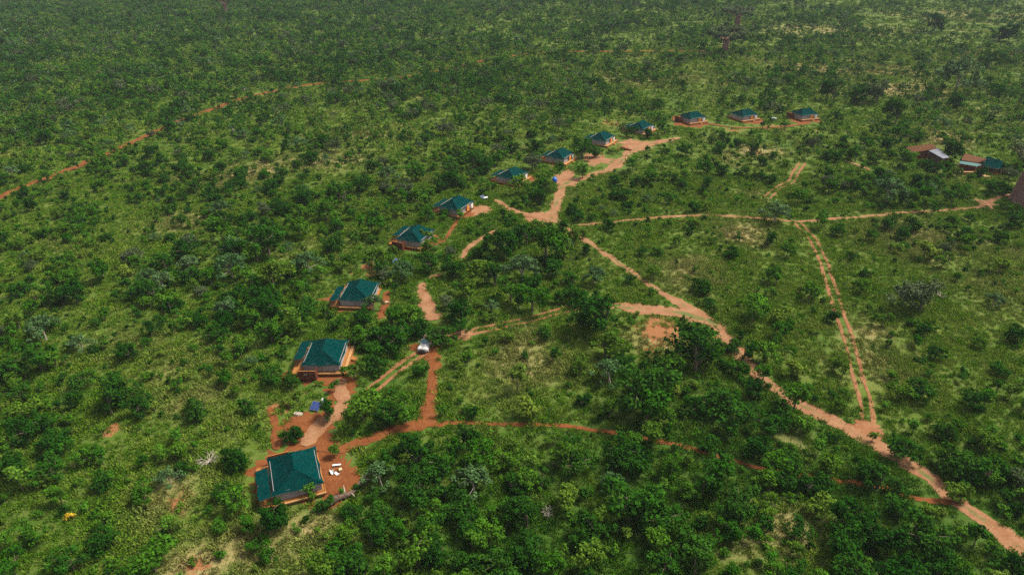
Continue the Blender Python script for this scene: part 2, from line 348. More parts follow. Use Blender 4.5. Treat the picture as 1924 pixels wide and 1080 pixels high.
# ------------------------------------------------------------ ground: one sheet to the horizon
def axis(lo, hi, step, far):
    a = list(np.arange(lo, hi + .1, step)); s = step
    while a[-1] < far: s *= 1.6; a.append(a[-1] + s)
    s = step
    while a[0] > -far: s *= 1.6; a.insert(0, a[0] - s)
    return np.array(a)
def fine_axis():
    a = list(np.arange(20, 190, 1.2)); s = 1.2
    while a[-1] < 760: s = min(s * 1.03, 6); a.append(a[-1] + s)
    while a[-1] < 9000: s *= 1.6; a.append(a[-1] + s)
    s = 1.5
    while a[0] > -3000: s *= 1.8; a.insert(0, a[0] - s)
    return np.array(a)
ax = np.concatenate([-np.array([9000, 5000, 2800, 1600, 1000, 700]), np.arange(-560, -130, 5.), np.arange(-130, 150, 1.4), np.arange(150, 565, 5.), np.array([700, 1000, 1600, 2800, 5000, 9000])])
ay = fine_axis(); NX, NY = len(ax), len(ay)
XX, YY = np.meshgrid(ax, ay)
me = bpy.data.meshes.new('ground')
V = np.stack([XX.ravel(), YY.ravel(), np.zeros(NX * NY)], 1)
idx = (np.arange(NY - 1)[:, None] * NX + np.arange(NX - 1)[None]).ravel()
Q = np.stack([idx, idx + 1, idx + NX + 1, idx + NX], 1)
def fast_mesh(me, V, Q):
    n = len(V); k = Q.shape[1]; me.vertices.add(n); me.vertices.foreach_set('co', np.asarray(V, np.float32).ravel())
    me.loops.add(Q.size); me.loops.foreach_set('vertex_index', Q.astype(np.int32).ravel())
    me.polygons.add(len(Q)); me.polygons.foreach_set('loop_start', (np.arange(len(Q)) * k).astype(np.int32))
    me.update(calc_edges=True)
fast_mesh(me, V, Q)
def vattr(me, name, vals):
    a = me.attributes.new(name, 'FLOAT', 'POINT'); a.data.foreach_set('value', np.asarray(vals, np.float32).ravel())
vattr(me, 'dry', dryness(XX, YY)); _p = proj(XX, np.maximum(YY, 25)); vattr(me, 'lush_shade', np.where(YY > 25, np.clip((bil(_p[0], _p[1]) - .45) * 1.5, 0, .9) * np.clip((_p[1] - 250) / 450, 0, 1), .5))  # second mask: lush growth plus painted shade, stronger towards the view bottom
vattr(me, 'soil', blobs(XX, YY, SOIL))
me.materials.append(MATS['ground'])
link('ground', me, None, 'structure')

# ------------------------------------------------------------ clearings and tracks
for k, (cx, cy, a, b, m) in enumerate(CPOS):
    mb = MB(); n = 72; ang = np.linspace(0, 2 * math.pi, n, endpoint=False)
    rr = .92 + .7 * (vnoise(np.cos(ang) * 2.2 + k * 7, np.sin(ang) * 2.2, 1.) - .5) + .55 * (vnoise(np.cos(ang) * 9 + k * 7, np.sin(ang) * 9, 1.) - .5) + rng.normal(0, .03, n)
    z = .006 + .0025 * k
    vs = [(cx, cy, z)] + [(cx + a * rr[i] * math.cos(ang[i]), cy + b * rr[i] * math.sin(ang[i]), z) for i in range(n)]
    mb.add(vs, [(0, 1 + i, 1 + (i + 1) % n) for i in range(n)])
    part('bare_soil', mb, m, None, 'structure')
def resample(pts, step):
    P = np.array(pts, float)
    # smooth by Catmull-Rom
    out = []
    for i in range(len(P) - 1):
        p0, p1, p2, p3 = P[max(i - 1, 0)], P[i], P[i + 1], P[min(i + 2, len(P) - 1)]
        n = max(2, int(np.hypot(*(p2 - p1)) / step))
        for t in np.linspace(0, 1, n, endpoint=False):
            out.append(.5 * ((2 * p1) + (-p0 + p2) * t + (2 * p0 - 5 * p1 + 4 * p2 - p3) * t ** 2 + (-p0 + 3 * p1 - 3 * p2 + p3) * t ** 3))
    out.append(P[-1]); return np.array(out)
for k, (t, ln) in enumerate(zip(TRACKS, TLINES)):
    name, m, w = t[0], t[1], t[2]
    far = ln[0][1] > 150 and ln[-1][1] > 150
    C = resample(ln, .9 if far else .4); T = np.gradient(C, axis=0); T /= np.linalg.norm(T, axis=1)[:, None] + 1e-9
    Nn = np.stack([-T[:, 1], T[:, 0]], 1); s = np.arange(len(C)) * 1.
    def edge(o): return w / 2 * (1 + .9 * (vnoise(C[:, 0] + o, C[:, 1], 4.) - .5) + .55 * (vnoise(C[:, 0] + o, C[:, 1] + 55, .9) - .5)) + rng.normal(0, .05 * w / 2, len(C))
    l, r = edge(0), edge(91); taper = np.clip(np.minimum(s, len(C) - 1 - s) / 5. + .35, 0, 1); l *= taper; r *= taper
    cols = [-1., -.55, -.3, 0., .3, .55, 1.]; z = .07 + .004 * k
    vs = []; ac = []
    for i in range(len(C)):
        for c in cols:
            o = c * (l[i] if c > 0 else r[i]); q = C[i] + Nn[i] * o
            vs.append((q[0], q[1], z - (.0 if abs(c) < 1 else .03))); ac.append(abs(c))
    nc = len(cols)
    fs = [(i * nc + j, (i + 1) * nc + j, (i + 1) * nc + j + 1, i * nc + j + 1) for i in range(len(C) - 1) for j in range(nc - 1)]
    me = bpy.data.meshes.new(name); me.from_pydata(vs, [], [f[::-1] for f in fs]); me.materials.append(MATS[m]); vattr(me, 'across', ac); me.update()
    link(name, me, None, 'structure')

# ------------------------------------------------------------ plants: mesh makers
def leaf_quads(P, N, size, rng, asp=1.5):
    n = len(P); N = N / (np.linalg.norm(N, axis=1)[:, None] + 1e-9)
    a = rng.normal(size=(n, 3)); a -= N * (a * N).sum(1)[:, None]; a /= np.linalg.norm(a, axis=1)[:, None] + 1e-9
    b = np.cross(N, a); s = size * rng.uniform(.6, 1.35, n)[:, None]
    V = np.stack([P - a * s * asp * .5, P + b * s * .5 - a * s * .1, P + a * s * asp * .5, P - b * s * .5 + a * s * .1], 1).reshape(-1, 3)
    return V, np.arange(n * 4).reshape(n, 4)
def crown(seed, W, H, z0, clumps, per, leaf, flat=1., shell=.55, mode='round', csize=.2, up=.35):
    """clump centres through an uneven crown volume, leaves over each clump's outer side"""
    r = np.random.default_rng(seed); Ps = []; Ns = []; cs = []; tint = []
    hz = (H - z0) / 2; stretch = r.uniform(.75, 1.3); nl = int(r.integers(2, 5))
    LB = [(r.uniform(-.27, .27) * W, r.uniform(-.27, .27) * W, r.uniform(-.45, .42) * hz, r.uniform(.5, .78)) for _ in range(nl)]
    for _ in range(clumps):
        d = r.normal(size=3); d /= np.linalg.norm(d); rad = r.uniform(shell, 1.) ** .7
        if mode == 'flat':
            c = np.array([d[0] * W * .5 * math.sqrt(r.random()) * 1.2, d[1] * W * .5 * math.sqrt(r.random()) * 1.2, 0]); q = np.hypot(c[0], c[1]) / (W * .5)
            c[2] = H - .25 - (H - z0) * (.45 * q * q + .4 * r.random())
        else:
            lx, ly, lz, lr = LB[int(r.integers(nl))]; c = np.array([(lx + d[0] * W * .5 * rad * lr) * stretch, (ly + d[1] * W * .5 * rad * lr) / stretch, max(z0 + .15, z0 + hz + lz + d[2] * hz * rad * lr)])
            if mode == 'dome' and c[2] < z0 + hz * .5: c[2] = z0 + hz * .5 + r.random() * hz
        cr = W * csize * r.uniform(.65, 1.3); k = max(4, int(per * r.uniform(.6, 1.4)))
        e = r.normal(size=(k, 3)); e[:, 2] += up; e /= np.linalg.norm(e, axis=1)[:, None]
        rr = r.uniform(.45, 1.12, k)[:, None]
        p = c + e * rr * cr * np.array([1, 1, .72 * flat]); 
        Ps.append(p); Ns.append(e + r.normal(size=(k, 3)) * .55 + np.array([0, 0, .45])); cs.append((c, cr))
        tint.append(np.full(k, r.uniform(.75, 1.25)) * r.uniform(.7, 1.3, k))
    P = np.concatenate(Ps); P[:, 2] = np.maximum(P[:, 2], .08); N = np.concatenate(Ns); T = np.concatenate(tint)
    V, Q = leaf_quads(P, N, leaf, r)
    return V, Q, np.repeat(T, 4), cs
def trunk_mb(seed, H, z0, r0, cs, branches=6, lean=.25, n=6):
    r = random.Random(seed); mb = MB(); top = z0 + (H - z0) * .55
    lx, ly = r.uniform(-lean, lean), r.uniform(-lean, lean)
    pts = [(0, 0, -.1), (lx * .3, ly * .3, top * .35), (lx * .8, ly * .8, top * .7), (lx * 1.4, ly * 1.4, top)]
    mb.tube(pts, [r0 * 1.35, r0, r0 * .8, r0 * .35], n)
    for c, cr in r.sample(cs, min(branches, len(cs))):
        t = r.uniform(.35, .8); s = Vector((lx * t, ly * t, top * t)); e = Vector(c)
        if e.z < s.z: s = Vector((lx * .3, ly * .3, max(.15, e.z * .6)))
        m = s.lerp(e, .5) + Vector((r.uniform(-.15, .15), r.uniform(-.15, .15), .12))
        mb.tube([s, m, e], [r0 * .5, r0 * .33, r0 * .1], 5, cap=False)
    return mb
def leaf_mesh(name, V, Q, T, mat):
    me = bpy.data.meshes.new(name); fast_mesh(me, V, Q)
    a = me.color_attributes.new('tint', 'FLOAT_COLOR', 'POINT'); c = np.ones((len(V), 4), np.float32); c[:, :3] = T[:, None]
    a.data.foreach_set('color', c.ravel()); me.materials.append(MATS[mat]); return me
def joined(name, V, Q, T, mb, mats):
    """crown and wood in one mesh: only for the far, uncounted mass"""
    tv = np.array(mb.v); tri = []
    for f in mb.f:
        if len(f) == 4: tri.append(f)
    V2 = np.concatenate([V, tv]); Q2 = np.concatenate([Q, np.array(tri) + len(V)])
    me = bpy.data.meshes.new(name); fast_mesh(me, V2, Q2)
    a = me.color_attributes.new('tint', 'FLOAT_COLOR', 'POINT'); c = np.ones((len(V2), 4), np.float32); c[:len(V), :3] = T[:, None]
    a.data.foreach_set('color', c.ravel())
    for m in mats: me.materials.append(MATS[m])
    me.polygons.foreach_set('material_index', np.concatenate([np.zeros(len(Q), np.int32), np.ones(len(tri), np.int32)])); return me

# kind: W, H, z0, clumps, leaves per clump, leaf, mode, trunk radius, leaf material, bark, variants, csize, branches
KINDS = {
 'dark':   dict(W=5.0, H=4.7, z0=.5, clumps=40, per=40, leaf=.265, mode='round', r0=.16, mat='leaf_dark', bark='bark', nv=6, csize=.145, br=7),
 'mid':    dict(W=4.2, H=3.9, z0=.4, clumps=34, per=32, leaf=.25, mode='round', r0=.12, mat='leaf_mid', bark='bark', nv=7, csize=.135, br=6),
 'pale':   dict(W=5.0, H=4.2, z0=1.3, clumps=26, per=44, leaf=.28, mode='flat', r0=.14, mat='leaf_pale', bark='bark_pale', nv=3, csize=.14, br=9),
 'fresh':  dict(W=2.4, H=3.3, z0=1.0, clumps=11, per=34, leaf=.25, mode='round', r0=.07, mat='leaf_fresh', bark='bark', nv=4, csize=.23, br=6),
 'yellow': dict(W=3.6, H=3.0, z0=.3, clumps=18, per=40, leaf=.27, mode='dome', r0=.09, mat='leaf_yellow', bark='bark', nv=2, csize=.18, br=5),
 'grey':   dict(W=6.0, H=4.6, z0=.8, clumps=60, per=44, leaf=.21, mode='dome', r0=.15, mat='leaf_grey', bark='bark', nv=2, csize=.11, br=10),
 'young':  dict(W=2.3, H=3.2, z0=.9, clumps=14, per=34, leaf=.26, mode='round', r0=.085, mat='leaf_dark', bark='bark', nv=4, csize=.2, br=6),
 'shrub':  dict(W=1.9, H=1.5, z0=.1, clumps=9, per=26, leaf=.23, mode='dome', r0=.045, mat='leaf_mid', bark='bark', nv=3, csize=.24, br=4),
 'shrubdark': dict(W=2.0, H=1.7, z0=.1, clumps=10, per=26, leaf=.23, mode='round', r0=.045, mat='leaf_dark', bark='bark', nv=2, csize=.23, br=4),
 'shrubfresh': dict(W=1.7, H=1.5, z0=.1, clumps=8, per=26, leaf=.22, mode='dome', r0=.04, mat='leaf_fresh', bark='bark', nv=2, csize=.25, br=4),
 'gold':   dict(W=1.6, H=1.3, z0=.2, clumps=7, per=22, leaf=.2, mode='dome', r0=.035, mat='leaf_gold', bark='bark', nv=1, csize=.22, br=4),
}
PAIRS = {}; JOIN = {}; JOINFAR = {}
for ki, (k, d) in enumerate(KINDS.items()):
    PAIRS[k] = []; JOIN[k] = []; JOINFAR[k] = []
    for v in range(d['nv']):
        sd = 100 * ki + v
        V, Q, T, cs = crown(sd, d['W'], d['H'], d['z0'], d['clumps'], d['per'], d['leaf'], mode=d['mode'], csize=d['csize'])
        mb = trunk_mb(sd, d['H'], d['z0'], d['r0'], cs, d['br'])
        PAIRS[k].append((leaf_mesh('crown_' + k, V, Q, T, d['mat']), mb.mesh('trunk_' + k, [d['bark']])))
        JOIN[k].append(joined('plant_' + k, V, Q, T, mb, [d['mat'], d['bark']]))
        V, Q, T, cs = crown(sd + 50, d['W'], d['H'], d['z0'], max(6, d['clumps'] // 2), max(8, d['per'] // 3), d['leaf'] * 1.75, mode=d['mode'], csize=d['csize'] * 1.2)
        mb = trunk_mb(sd, d['H'], d['z0'], d['r0'], cs, 3, n=4)
        JOINFAR[k].append(joined('plant_far_' + k, V, Q, T, mb, [d['mat'], d['bark']]))

# hand-placed plants: crown centre px, crown width px, kind
HAND = [(1893, 352, 30, 'dark'), (1902, 392, 26, 'mid'), (1048, 428, 30, 'dark'), (1078, 440, 34, 'mid'), (1096, 436, 24, 'mid'), (1012, 428, 36, 'mid'), (1060, 452, 30, 'pale'), (1100, 470, 26, 'dark'), (930, 520, 40, 'dark'), (1000, 525, 40, 'dark'), (1050, 560, 30, 'mid'), (745, 470, 18, 'mid'), (835, 405, 20, 'mid'), (668, 918, 22, 'shrubdark'), (662, 955, 40, 'dark'), (700, 925, 34, 'dark'), (646, 958, 24, 'shrub'), (640, 925, 16, 'shrubfresh'), (1398, 664, 42, 'dark'), (1436, 700, 40, 'mid'), (1372, 640, 40, 'dark'), (1420, 725, 44, 'dark'), (1480, 768, 46, 'dark'), (1180, 826, 50, 'mid'), (1480, 898, 50, 'dark'), (1560, 912, 50, 'mid'), (1690, 915, 46, 'dark'),
 (190, 290, 26, 'mid'), (310, 234, 34, 'dark'), (425, 192, 26, 'dark'), (525, 165, 18, 'dark'), (640, 148, 28, 'dark'), (795, 134, 22, 'dark'), (1100, 92, 26, 'dark'), (1200, 92, 26, 'mid'), 
 (1735, 303, 26, 'dark'), (1757, 310, 30, 'dark'), (1778, 313, 28, 'mid'), (1715, 293, 24, 'mid'), (1800, 322, 22, 'mid'), (1845, 322, 26, 'dark'), (1820, 330, 22, 'mid'), (680, 763, 72, 'mid'), (728, 768, 62, 'dark'), (762, 768, 58, 'mid'), (547, 803, 46, 'dark'), (613, 778, 42, 'dark'), (713, 887, 58, 'pale'), (633, 843, 30, 'mid'), (890, 897, 72, 'pale'),
 (727, 850, 55, 'dark'), (780, 860, 75, 'mid'), (768, 892, 62, 'mid'), (900, 850, 62, 'yellow'), (583, 917, 28, 'fresh'), (608, 947, 38, 'dark'), (505, 962, 80, 'dark'), (697, 1003, 64, 'mid'), (753, 997, 48, 'fresh'), (813, 953, 54, 'mid'),
 (827, 922, 52, 'mid'), (718, 950, 60, 'dark'), (590, 1053, 74, 'mid'), (650, 1050, 70, 'dark'), (780, 1037, 72, 'mid'), (863, 1053, 64, 'dark'), (880, 980, 64, 'mid'), (918, 1000, 58, 'fresh'), (947, 950, 62, 'mid'), (850, 830, 40, 'yellow'), (560, 745, 24, 'mid'), (490, 905, 22, 'mid'),
 (990, 763, 54, 'yellow'), (1093, 753, 30, 'dark'), (1217, 767, 92, 'mid'), (1223, 805, 58, 'fresh'), (1327, 820, 48, 'mid'), (1370, 757, 84, 'dark'), (1043, 853, 64, 'mid'), (1080, 870, 60, 'dark'), (1163, 843, 62, 'mid'), (1323, 897, 92, 'dark'), (1393, 927, 58, 'mid'), (1360, 953, 72, 'dark'), (1190, 937, 110, 'dark'), (1150, 905, 48, 'pale'),
 (990, 967, 74, 'dark'), (1120, 997, 82, 'mid'), (1108, 1040, 72, 'yellow'), (1227, 1003, 64, 'mid'), (1310, 1050, 84, 'dark'), (1203, 722, 112, 'dark'), (1010, 1022, 84, 'dark'), (1060, 930, 60, 'mid'), (1260, 880, 50, 'mid'), (960, 860, 50, 'yellow'), (960, 905, 54, 'dark'), (1250, 1060, 60, 'mid'), (1040, 1065, 60, 'mid'), (940, 1055, 66, 'dark'),
 (1497, 747, 58, 'mid'), (1700, 838, 58, 'dark'), (1733, 730, 52, 'dark'), (1640, 822, 22, 'fresh'), (1802, 921, 52, 'mid'), (1882, 1056, 44, 'dark'), (1607, 953, 84, 'dark'), (1590, 1010, 84, 'dark'), (1645, 1005, 84, 'dark'), (1733, 1003, 84, 'dark'), (1683, 1060, 92, 'mid'), (1607, 1067, 74, 'mid'), (1657, 890, 72, 'mid'), (1523, 907, 62, 'dark'), (1460, 870, 64, 'mid'), (1827, 747, 46, 'dark'), (1773, 1056, 64, 'dark'), (1918, 955, 40, 'dark'), (1500, 870, 56, 'dark'), (1560, 880, 60, 'mid'), (1430, 830, 60, 'mid'), (1450, 800, 54, 'dark'), (1690, 735, 40, 'mid'), (1780, 800, 50, 'dark'), (1850, 830, 46, 'mid'), (1890, 880, 50, 'dark'), (1700, 950, 50, 'mid'),
 (33, 533, 42, 'dark'), (110, 547, 62, 'dark'), (140, 552, 46, 'dark'), (77, 613, 62, 'pale'), (67, 668, 68, 'dark'), (100, 675, 46, 'mid'), (187, 500, 52, 'mid'), (287, 547, 42, 'dark'), (310, 560, 42, 'mid'), (370, 597, 38, 'dark'), (413, 390, 36, 'pale'), (413, 430, 52, 'mid'), (430, 493, 62, 'pale'), (353, 507, 46, 'dark'), (393, 517, 44, 'mid'), (453, 593, 52, 'mid'), (420, 703, 40, 'mid'), (375, 545, 34, 'grey'), (250, 480, 46, 'grey'), (30, 600, 40, 'mid'), (150, 640, 42, 'pale'), (240, 660, 40, 'dark'), (20, 690, 46, 'dark'), (435, 560, 46, 'dark'),
 (647, 367, 50, 'dark'), (710, 483, 46, 'mid'), (753, 503, 50, 'pale'), (700, 567, 36, 'pale'), (680, 592, 44, 'dark'), (827, 623, 56, 'dark'), (910, 507, 60, 'mid'), (947, 457, 62, 'dark'), (923, 573, 30, 'pale'), (803, 465, 40, 'mid'), (807, 492, 46, 'dark'), (697, 418, 46, 'mid'), (577, 487, 52, 'pale'), (500, 447, 72, 'dark'), (510, 510, 62, 'mid'), (500, 573, 62, 'dark'), (667, 625, 52, 'mid'), (560, 600, 62, 'mid'), (713, 627, 56, 'dark'), (767, 583, 50, 'mid'), (697, 655, 46, 'mid'), (707, 680, 44, 'dark'), (507, 622, 52, 'mid'), (545, 712, 36, 'dark'), (510, 703, 46, 'dark'), (627, 722, 20, 'fresh'), (663, 697, 40, 'mid'), (743, 670, 13, 'shrubdark'), (790, 693, 34, 'mid'), (865, 614, 32, 'dark'), (572, 575, 44, 'dark'), (455, 640, 44, 'mid'), (480, 470, 50, 'mid'), (880, 545, 46, 'mid'), (850, 500, 46, 'dark'), (960, 545, 52, 'mid'), (900, 470, 40, 'dark'), (620, 450, 44, 'dark'), (560, 420, 50, 'mid'), (610, 395, 46, 'mid'), (760, 350, 44, 'grey'), (730, 325, 36, 'pale'), (680, 340, 38, 'dark'), (690, 310, 30, 'dark'), (780, 320, 40, 'mid'), (845, 330, 40, 'dark'), (890, 300, 42, 'dark'),
 (1257, 370, 28, 'dark'), (1180, 383, 22, 'dark'), (1217, 413, 15, 'shrubdark'), (1203, 467, 24, 'dark'), (1220, 433, 18, 'fresh'), (1377, 470, 34, 'dark'), (1327, 530, 46, 'dark'), (1137, 580, 98, 'dark'), (1140, 642, 72, 'mid'), (1020, 627, 22, 'dark'), (1313, 653, 112, 'dark'), (1420, 577, 68, 'mid'), (1027, 447, 82, 'mid'), (980, 500, 62, 'pale'), (1000, 560, 62, 'mid'), (1077, 520, 36, 'dark'), (1117, 513, 42, 'pale'), (1183, 523, 22, 'dark'), (1227, 513, 30, 'mid'), (973, 700, 46, 'fresh'), (1147, 693, 62, 'pale'), (1283, 596, 14, 'shrubdark'), (1222, 545, 14, 'fresh'), (1080, 550, 46, 'dark'), (1060, 470, 44, 'mid'), (1030, 500, 42, 'dark'), (990, 440, 46, 'dark'), (1265, 690, 52, 'mid'), (1390, 690, 40, 'mid'), (1440, 660, 46, 'mid'), (1470, 620, 40, 'mid'), (1490, 690, 46, 'yellow'), (1090, 690, 42, 'mid'), (1240, 470, 24, 'mid'), (1300, 430, 26, 'dark'), (1330, 385, 24, 'mid'),
 (1460, 393, 52, 'pale'), (1547, 407, 30, 'fresh'), (1573, 427, 32, 'dark'), (1670, 417, 32, 'dark'), (1642, 413, 15, 'dark'), (1637, 437, 32, 'mid'), (1693, 460, 22, 'fresh'), (1740, 468, 46, 'yellow'), (1810, 433, 36, 'dark'), (1817, 453, 28, 'mid'), (1773, 490, 32, 'mid'), (1740, 547, 102, 'grey'), (1683, 490, 12, 'shrubdark'), (1630, 510, 26, 'dark'), (1817, 540, 14, 'shrubdark'), (1620, 537, 32, 'mid'), (1840, 513, 16, 'shrubdark'), (1523, 547, 42, 'mid'), (1556, 592, 30, 'dark'), (1660, 600, 30, 'mid'), (1735, 610, 34, 'dark'), (1870, 560, 34, 'pale'), (1880, 500, 40, 'yellow'), (1900, 620, 44, 'dark'), (1760, 660, 34, 'dark'), (1720, 640, 26, 'mid'), (1840, 640, 30, 'mid'), (1880, 690, 36, 'dark'), (1600, 480, 22, 'dark'), (1480, 470, 34, 'mid'), (1460, 520, 40, 'mid'), (1440, 450, 30, 'dark'), (1570, 680, 40, 'mid'), (1460, 590, 40, 'yellow'), (1890, 440, 34, 'dark'),
 (97, 827, 62, 'dark'), (200, 750, 72, 'dark'), (260, 763, 52, 'dark'), (377, 760, 56, 'dark'), (450, 847, 62, 'dark'), (333, 880, 36, 'dark'), (413, 922, 40, 'dark'), (470, 985, 44, 'mid'), (30, 893, 46, 'fresh'), (267, 927, 52, 'mid'), (410, 985, 38, 'mid'), (133, 968, 20, 'gold'), (283, 1047, 84, 'mid'), (183, 1003, 62, 'dark'), (240, 1073, 62, 'dark'), (33, 860, 62, 'dark'), (50, 770, 46, 'mid'), (160, 850, 50, 'mid'), (180, 900, 46, 'dark'), (110, 930, 44, 'mid'), (60, 1000, 56, 'mid'), (130, 1050, 60, 'dark'), (20, 1060, 56, 'mid'), (470, 760, 40, 'dark'), (300, 850, 34, 'mid'), (440, 730, 26, 'mid'), (150, 710, 44, 'dark'), (20, 1120, 60, 'dark'), (700, 1100, 80, 'dark'), (960, 1110, 80, 'dark'), (1180, 1110, 80, 'mid'), (1480, 1110, 60, 'mid'), (1830, 1110, 80, 'dark'), (420, 1130, 60, 'mid'),
 (1806, 135, 76, 'pale'), (1810, 182, 44, 'dark'), (1687, 212, 46, 'dark'), (1653, 167, 60, 'grey'), (1610, 170, 44, 'dark'), (1863, 107, 40, 'dark'), (975, 70, 30, 'pale'), (832, 238, 40, 'grey'), (803, 200, 34, 'grey'), (1787, 278, 44, 'dark'), (1672, 350, 64, 'pale'), (1000, 302, 46, 'grey'), (1095, 276, 42, 'dark'), (1118, 280, 30, 'dark'), (1216, 246, 26, 'dark'), (1250, 238, 30, 'mid'), (1184, 244, 26, 'dark'), (1052, 312, 22, 'mid'), (1020, 345, 26, 'mid'), (975, 345, 40, 'mid'), (1095, 322, 30, 'mid'), (1148, 282, 14, 'mid'), (1507, 212, 22, 'grey'), (1475, 234, 22, 'dark'), (1900, 322, 34, 'grey'), (1720, 330, 34, 'dark'), (1760, 340, 36, 'dark'), (1610, 290, 30, 'mid'), (1560, 345, 34, 'mid'), (1700, 300, 34, 'mid'), (1650, 290, 34, 'yellow'), (1612, 345, 26, 'dark'), (1530, 270, 34, 'grey'), (1440, 300, 24, 'dark'), (1190, 300, 30, 'fresh'), (1230, 330, 36, 'mid'), (1330, 310, 32, 'mid'), (1360, 260, 26, 'dark'), (1290, 280, 30, 'dark'), (1790, 370, 34, 'mid'), (1740, 385, 30, 'mid'), (1870, 345, 34, 'dark'), (1900, 410, 36, 'dark'), (1500, 370, 34, 'mid'), (880, 376, 16, 'fresh'), (800, 440, 20, 'fresh'), (838, 395, 22, 'dark'), (864, 398, 18, 'fresh'), (815, 452, 22, 'mid'), (600, 720, 14, 'shrub'), (1050, 230, 36, 'grey'), (1735, 130, 30, 'dark'), (1570, 170, 40, 'dark'), (1885, 55, 44, 'dark'), (1760, 40, 40, 'dark')]

plants = []                                              # (X, Y, scale, rz, kind, variant, hand)
def solve(x, y, w, k):
    d = KINDS[k]; s = 1.
    for _ in range(6):
        zc = (d['z0'] + d['H']) / 2 * s; X, Y = un(x, y, zc); dep = proj(X, Y, zc)[2]; s = w * dep / F_PX / (d['W'] * 1.04)
    return X, Y, s
for hn, (x, y, w, k) in enumerate(HAND):
    if y > 800 and x > 690: k = 'mid' if k in ('yellow', 'fresh') else 'dark' if k == 'mid' and hn % 5 < 3 else k
    X, Y, s = solve(x, y, w, k); plants.append((X, Y, s, random.uniform(0, 6.28), k, random.randrange(KINDS[k]['nv']), 1))

# a picture-plane keep-out so that scattered growth leaves tents, tracks and small things in view
PM = np.zeros((280, 482), np.float32)
_yy, _xx = np.mgrid[0:280, 0:482]
def keep_disc(x, y, rx, ry, v=1.):
    q = ((_xx * 4 - x) / rx) ** 2 + ((_yy * 4 - y) / ry) ** 2; PM[q < 1] = np.maximum(PM[q < 1], v)
for i, (tx, ty, rz, _) in enumerate(TENT_POS):
    for zz in (.5, 2.5):
        px, py, dep = proj(tx, ty, zz); keep_disc(px, py, 5.6 * F_PX / dep, 4.0 * F_PX / dep)
for t, ln in zip(TRACKS, TLINES):
    far = t[0] == 'dirt_road' and t[1] == 'soil_red'
    for (X, Y) in resample(ln, 1.5):
        if Y < 30: continue
        px, py, dep = proj(X, Y); keep_disc(px, py, t[2] * .5 * F_PX / dep + 2, t[2] * .3 * F_PX / dep + 2, .16 if far else (.85 if t[1] == 'soil_rut' else .72) if t[2] < 1.2 else .7)
for x, y, a, b, m in CLEAR:
    dep = proj(*un(x, y))[2]; keep_disc(x, y, a * .75 * F_PX / dep, b * .45 * F_PX / dep, .7)
for x, y, r in ((605, 757, 22), (632, 882, 18), (655, 932, 45), (798, 648, 26), (912, 371, 12), (740, 490, 12), (1042, 337, 14), (1455, 222, 12), (1230, 240, 9), (1165, 275, 16), (1125, 293, 16), (1740, 285, 36), (1840, 306, 46), (1362, 85, 10), (1912, 350, 30), (1240, 622, 40), (393, 867, 22), (1030, 963, 14)):
    keep_disc(x, y, r, r * .7, .9)
def protected(px, py, rx, ry):
    s = np.zeros(np.shape(px))
    for a, b in ((0, 0), (.6, 0), (-.6, 0), (0, .6), (0, -.6), (.4, .4), (-.4, .4), (.4, -.4), (-.4, -.4)):
        i = np.clip((px + a * rx) / 4, 0, 481).astype(int); j = np.clip((py + b * ry) / 4, 0, 279).astype(int)
        s = np.maximum(s, PM[j, i])
    return s

HX = np.array([p[0] for p in plants]); HY = np.array([p[1] for p in plants]); HS = np.array([p[2] * KINDS[p[4]]['W'] for p in plants])
def scatter(cell, ylo, yhi, prob_fn, kinds, weights, smin, smax, near_hand=.42, weights2=None):
    """jittered net over the ground in view"""
    gx = np.arange(-600, 600, cell); gy = np.arange(ylo, yhi, cell)
    X, Y = np.meshgrid(gx, gy); X = (X + rng.uniform(-.5, .5, X.shape) * cell * 1.1).ravel(); Y = (Y + rng.uniform(-.5, .5, Y.shape) * cell * 1.1).ravel()
    px, py, dep = proj(X, Y, 1.)
    ok = (dep > 20) & (px > -120) & (px < 2044) & (py < 1200)
    X, Y, px, py, dep = X[ok], Y[ok], px[ok], py[ok], dep[ok]
    pr = prob_fn(px, py, X, Y); ok = rng.random(len(X)) < pr
    X, Y, px, py, dep = X[ok], Y[ok], px[ok], py[ok], dep[ok]
    K = rng.choice(len(kinds), len(X), p=np.array(weights) / sum(weights)); S = rng.uniform(smin, smax, len(X)) * (.75 + .5 * vnoise(X, Y, 22.)) * (.62 + .5 * bil(px, py))
    if weights2 is not None:
        K2 = rng.choice(len(kinds), len(X), p=np.array(weights2) / sum(weights2)); sw = vnoise(X + 500, Y + 90, 26.) * .6 + vnoise(X, Y + 700, 9.) * .4 + rng.normal(0, .09, len(X)); K = np.where(sw - np.clip((py - 700) / 300, 0, 1) * .22 > .5, K2, K)
    W = np.array([KINDS[k]['W'] for k in kinds])[K] * S; H = np.array([KINDS[k]['H'] for k in kinds])[K] * S
    ok = bare(X, Y) > np.minimum(W * .32, 1.2)
    cx, cy, cd = proj(X, Y, H * .55)
    pv = protected(cx, cy, W * .5 * F_PX / cd, H * .45 * F_PX / cd); ok &= rng.random(len(X)) > pv
    for i in range(0, len(X), 4000):
        sl = slice(i, i + 4000); near = (Y[sl] < 330)
        if near.any():
            dd = np.hypot(X[sl][:, None] - HX[None], Y[sl][:, None] - HY[None]) < (HS[None] * .5 + W[sl][:, None] * .5) * near_hand * 2 * .62
            ok[sl] &= ~dd.any(1)
    for i in np.nonzero(ok)[0]:
        k = kinds[K[i]]; plants.append((X[i], Y[i], S[i], rng.uniform(0, 6.28), k, int(rng.integers(KINDS[k]['nv'])), 0))
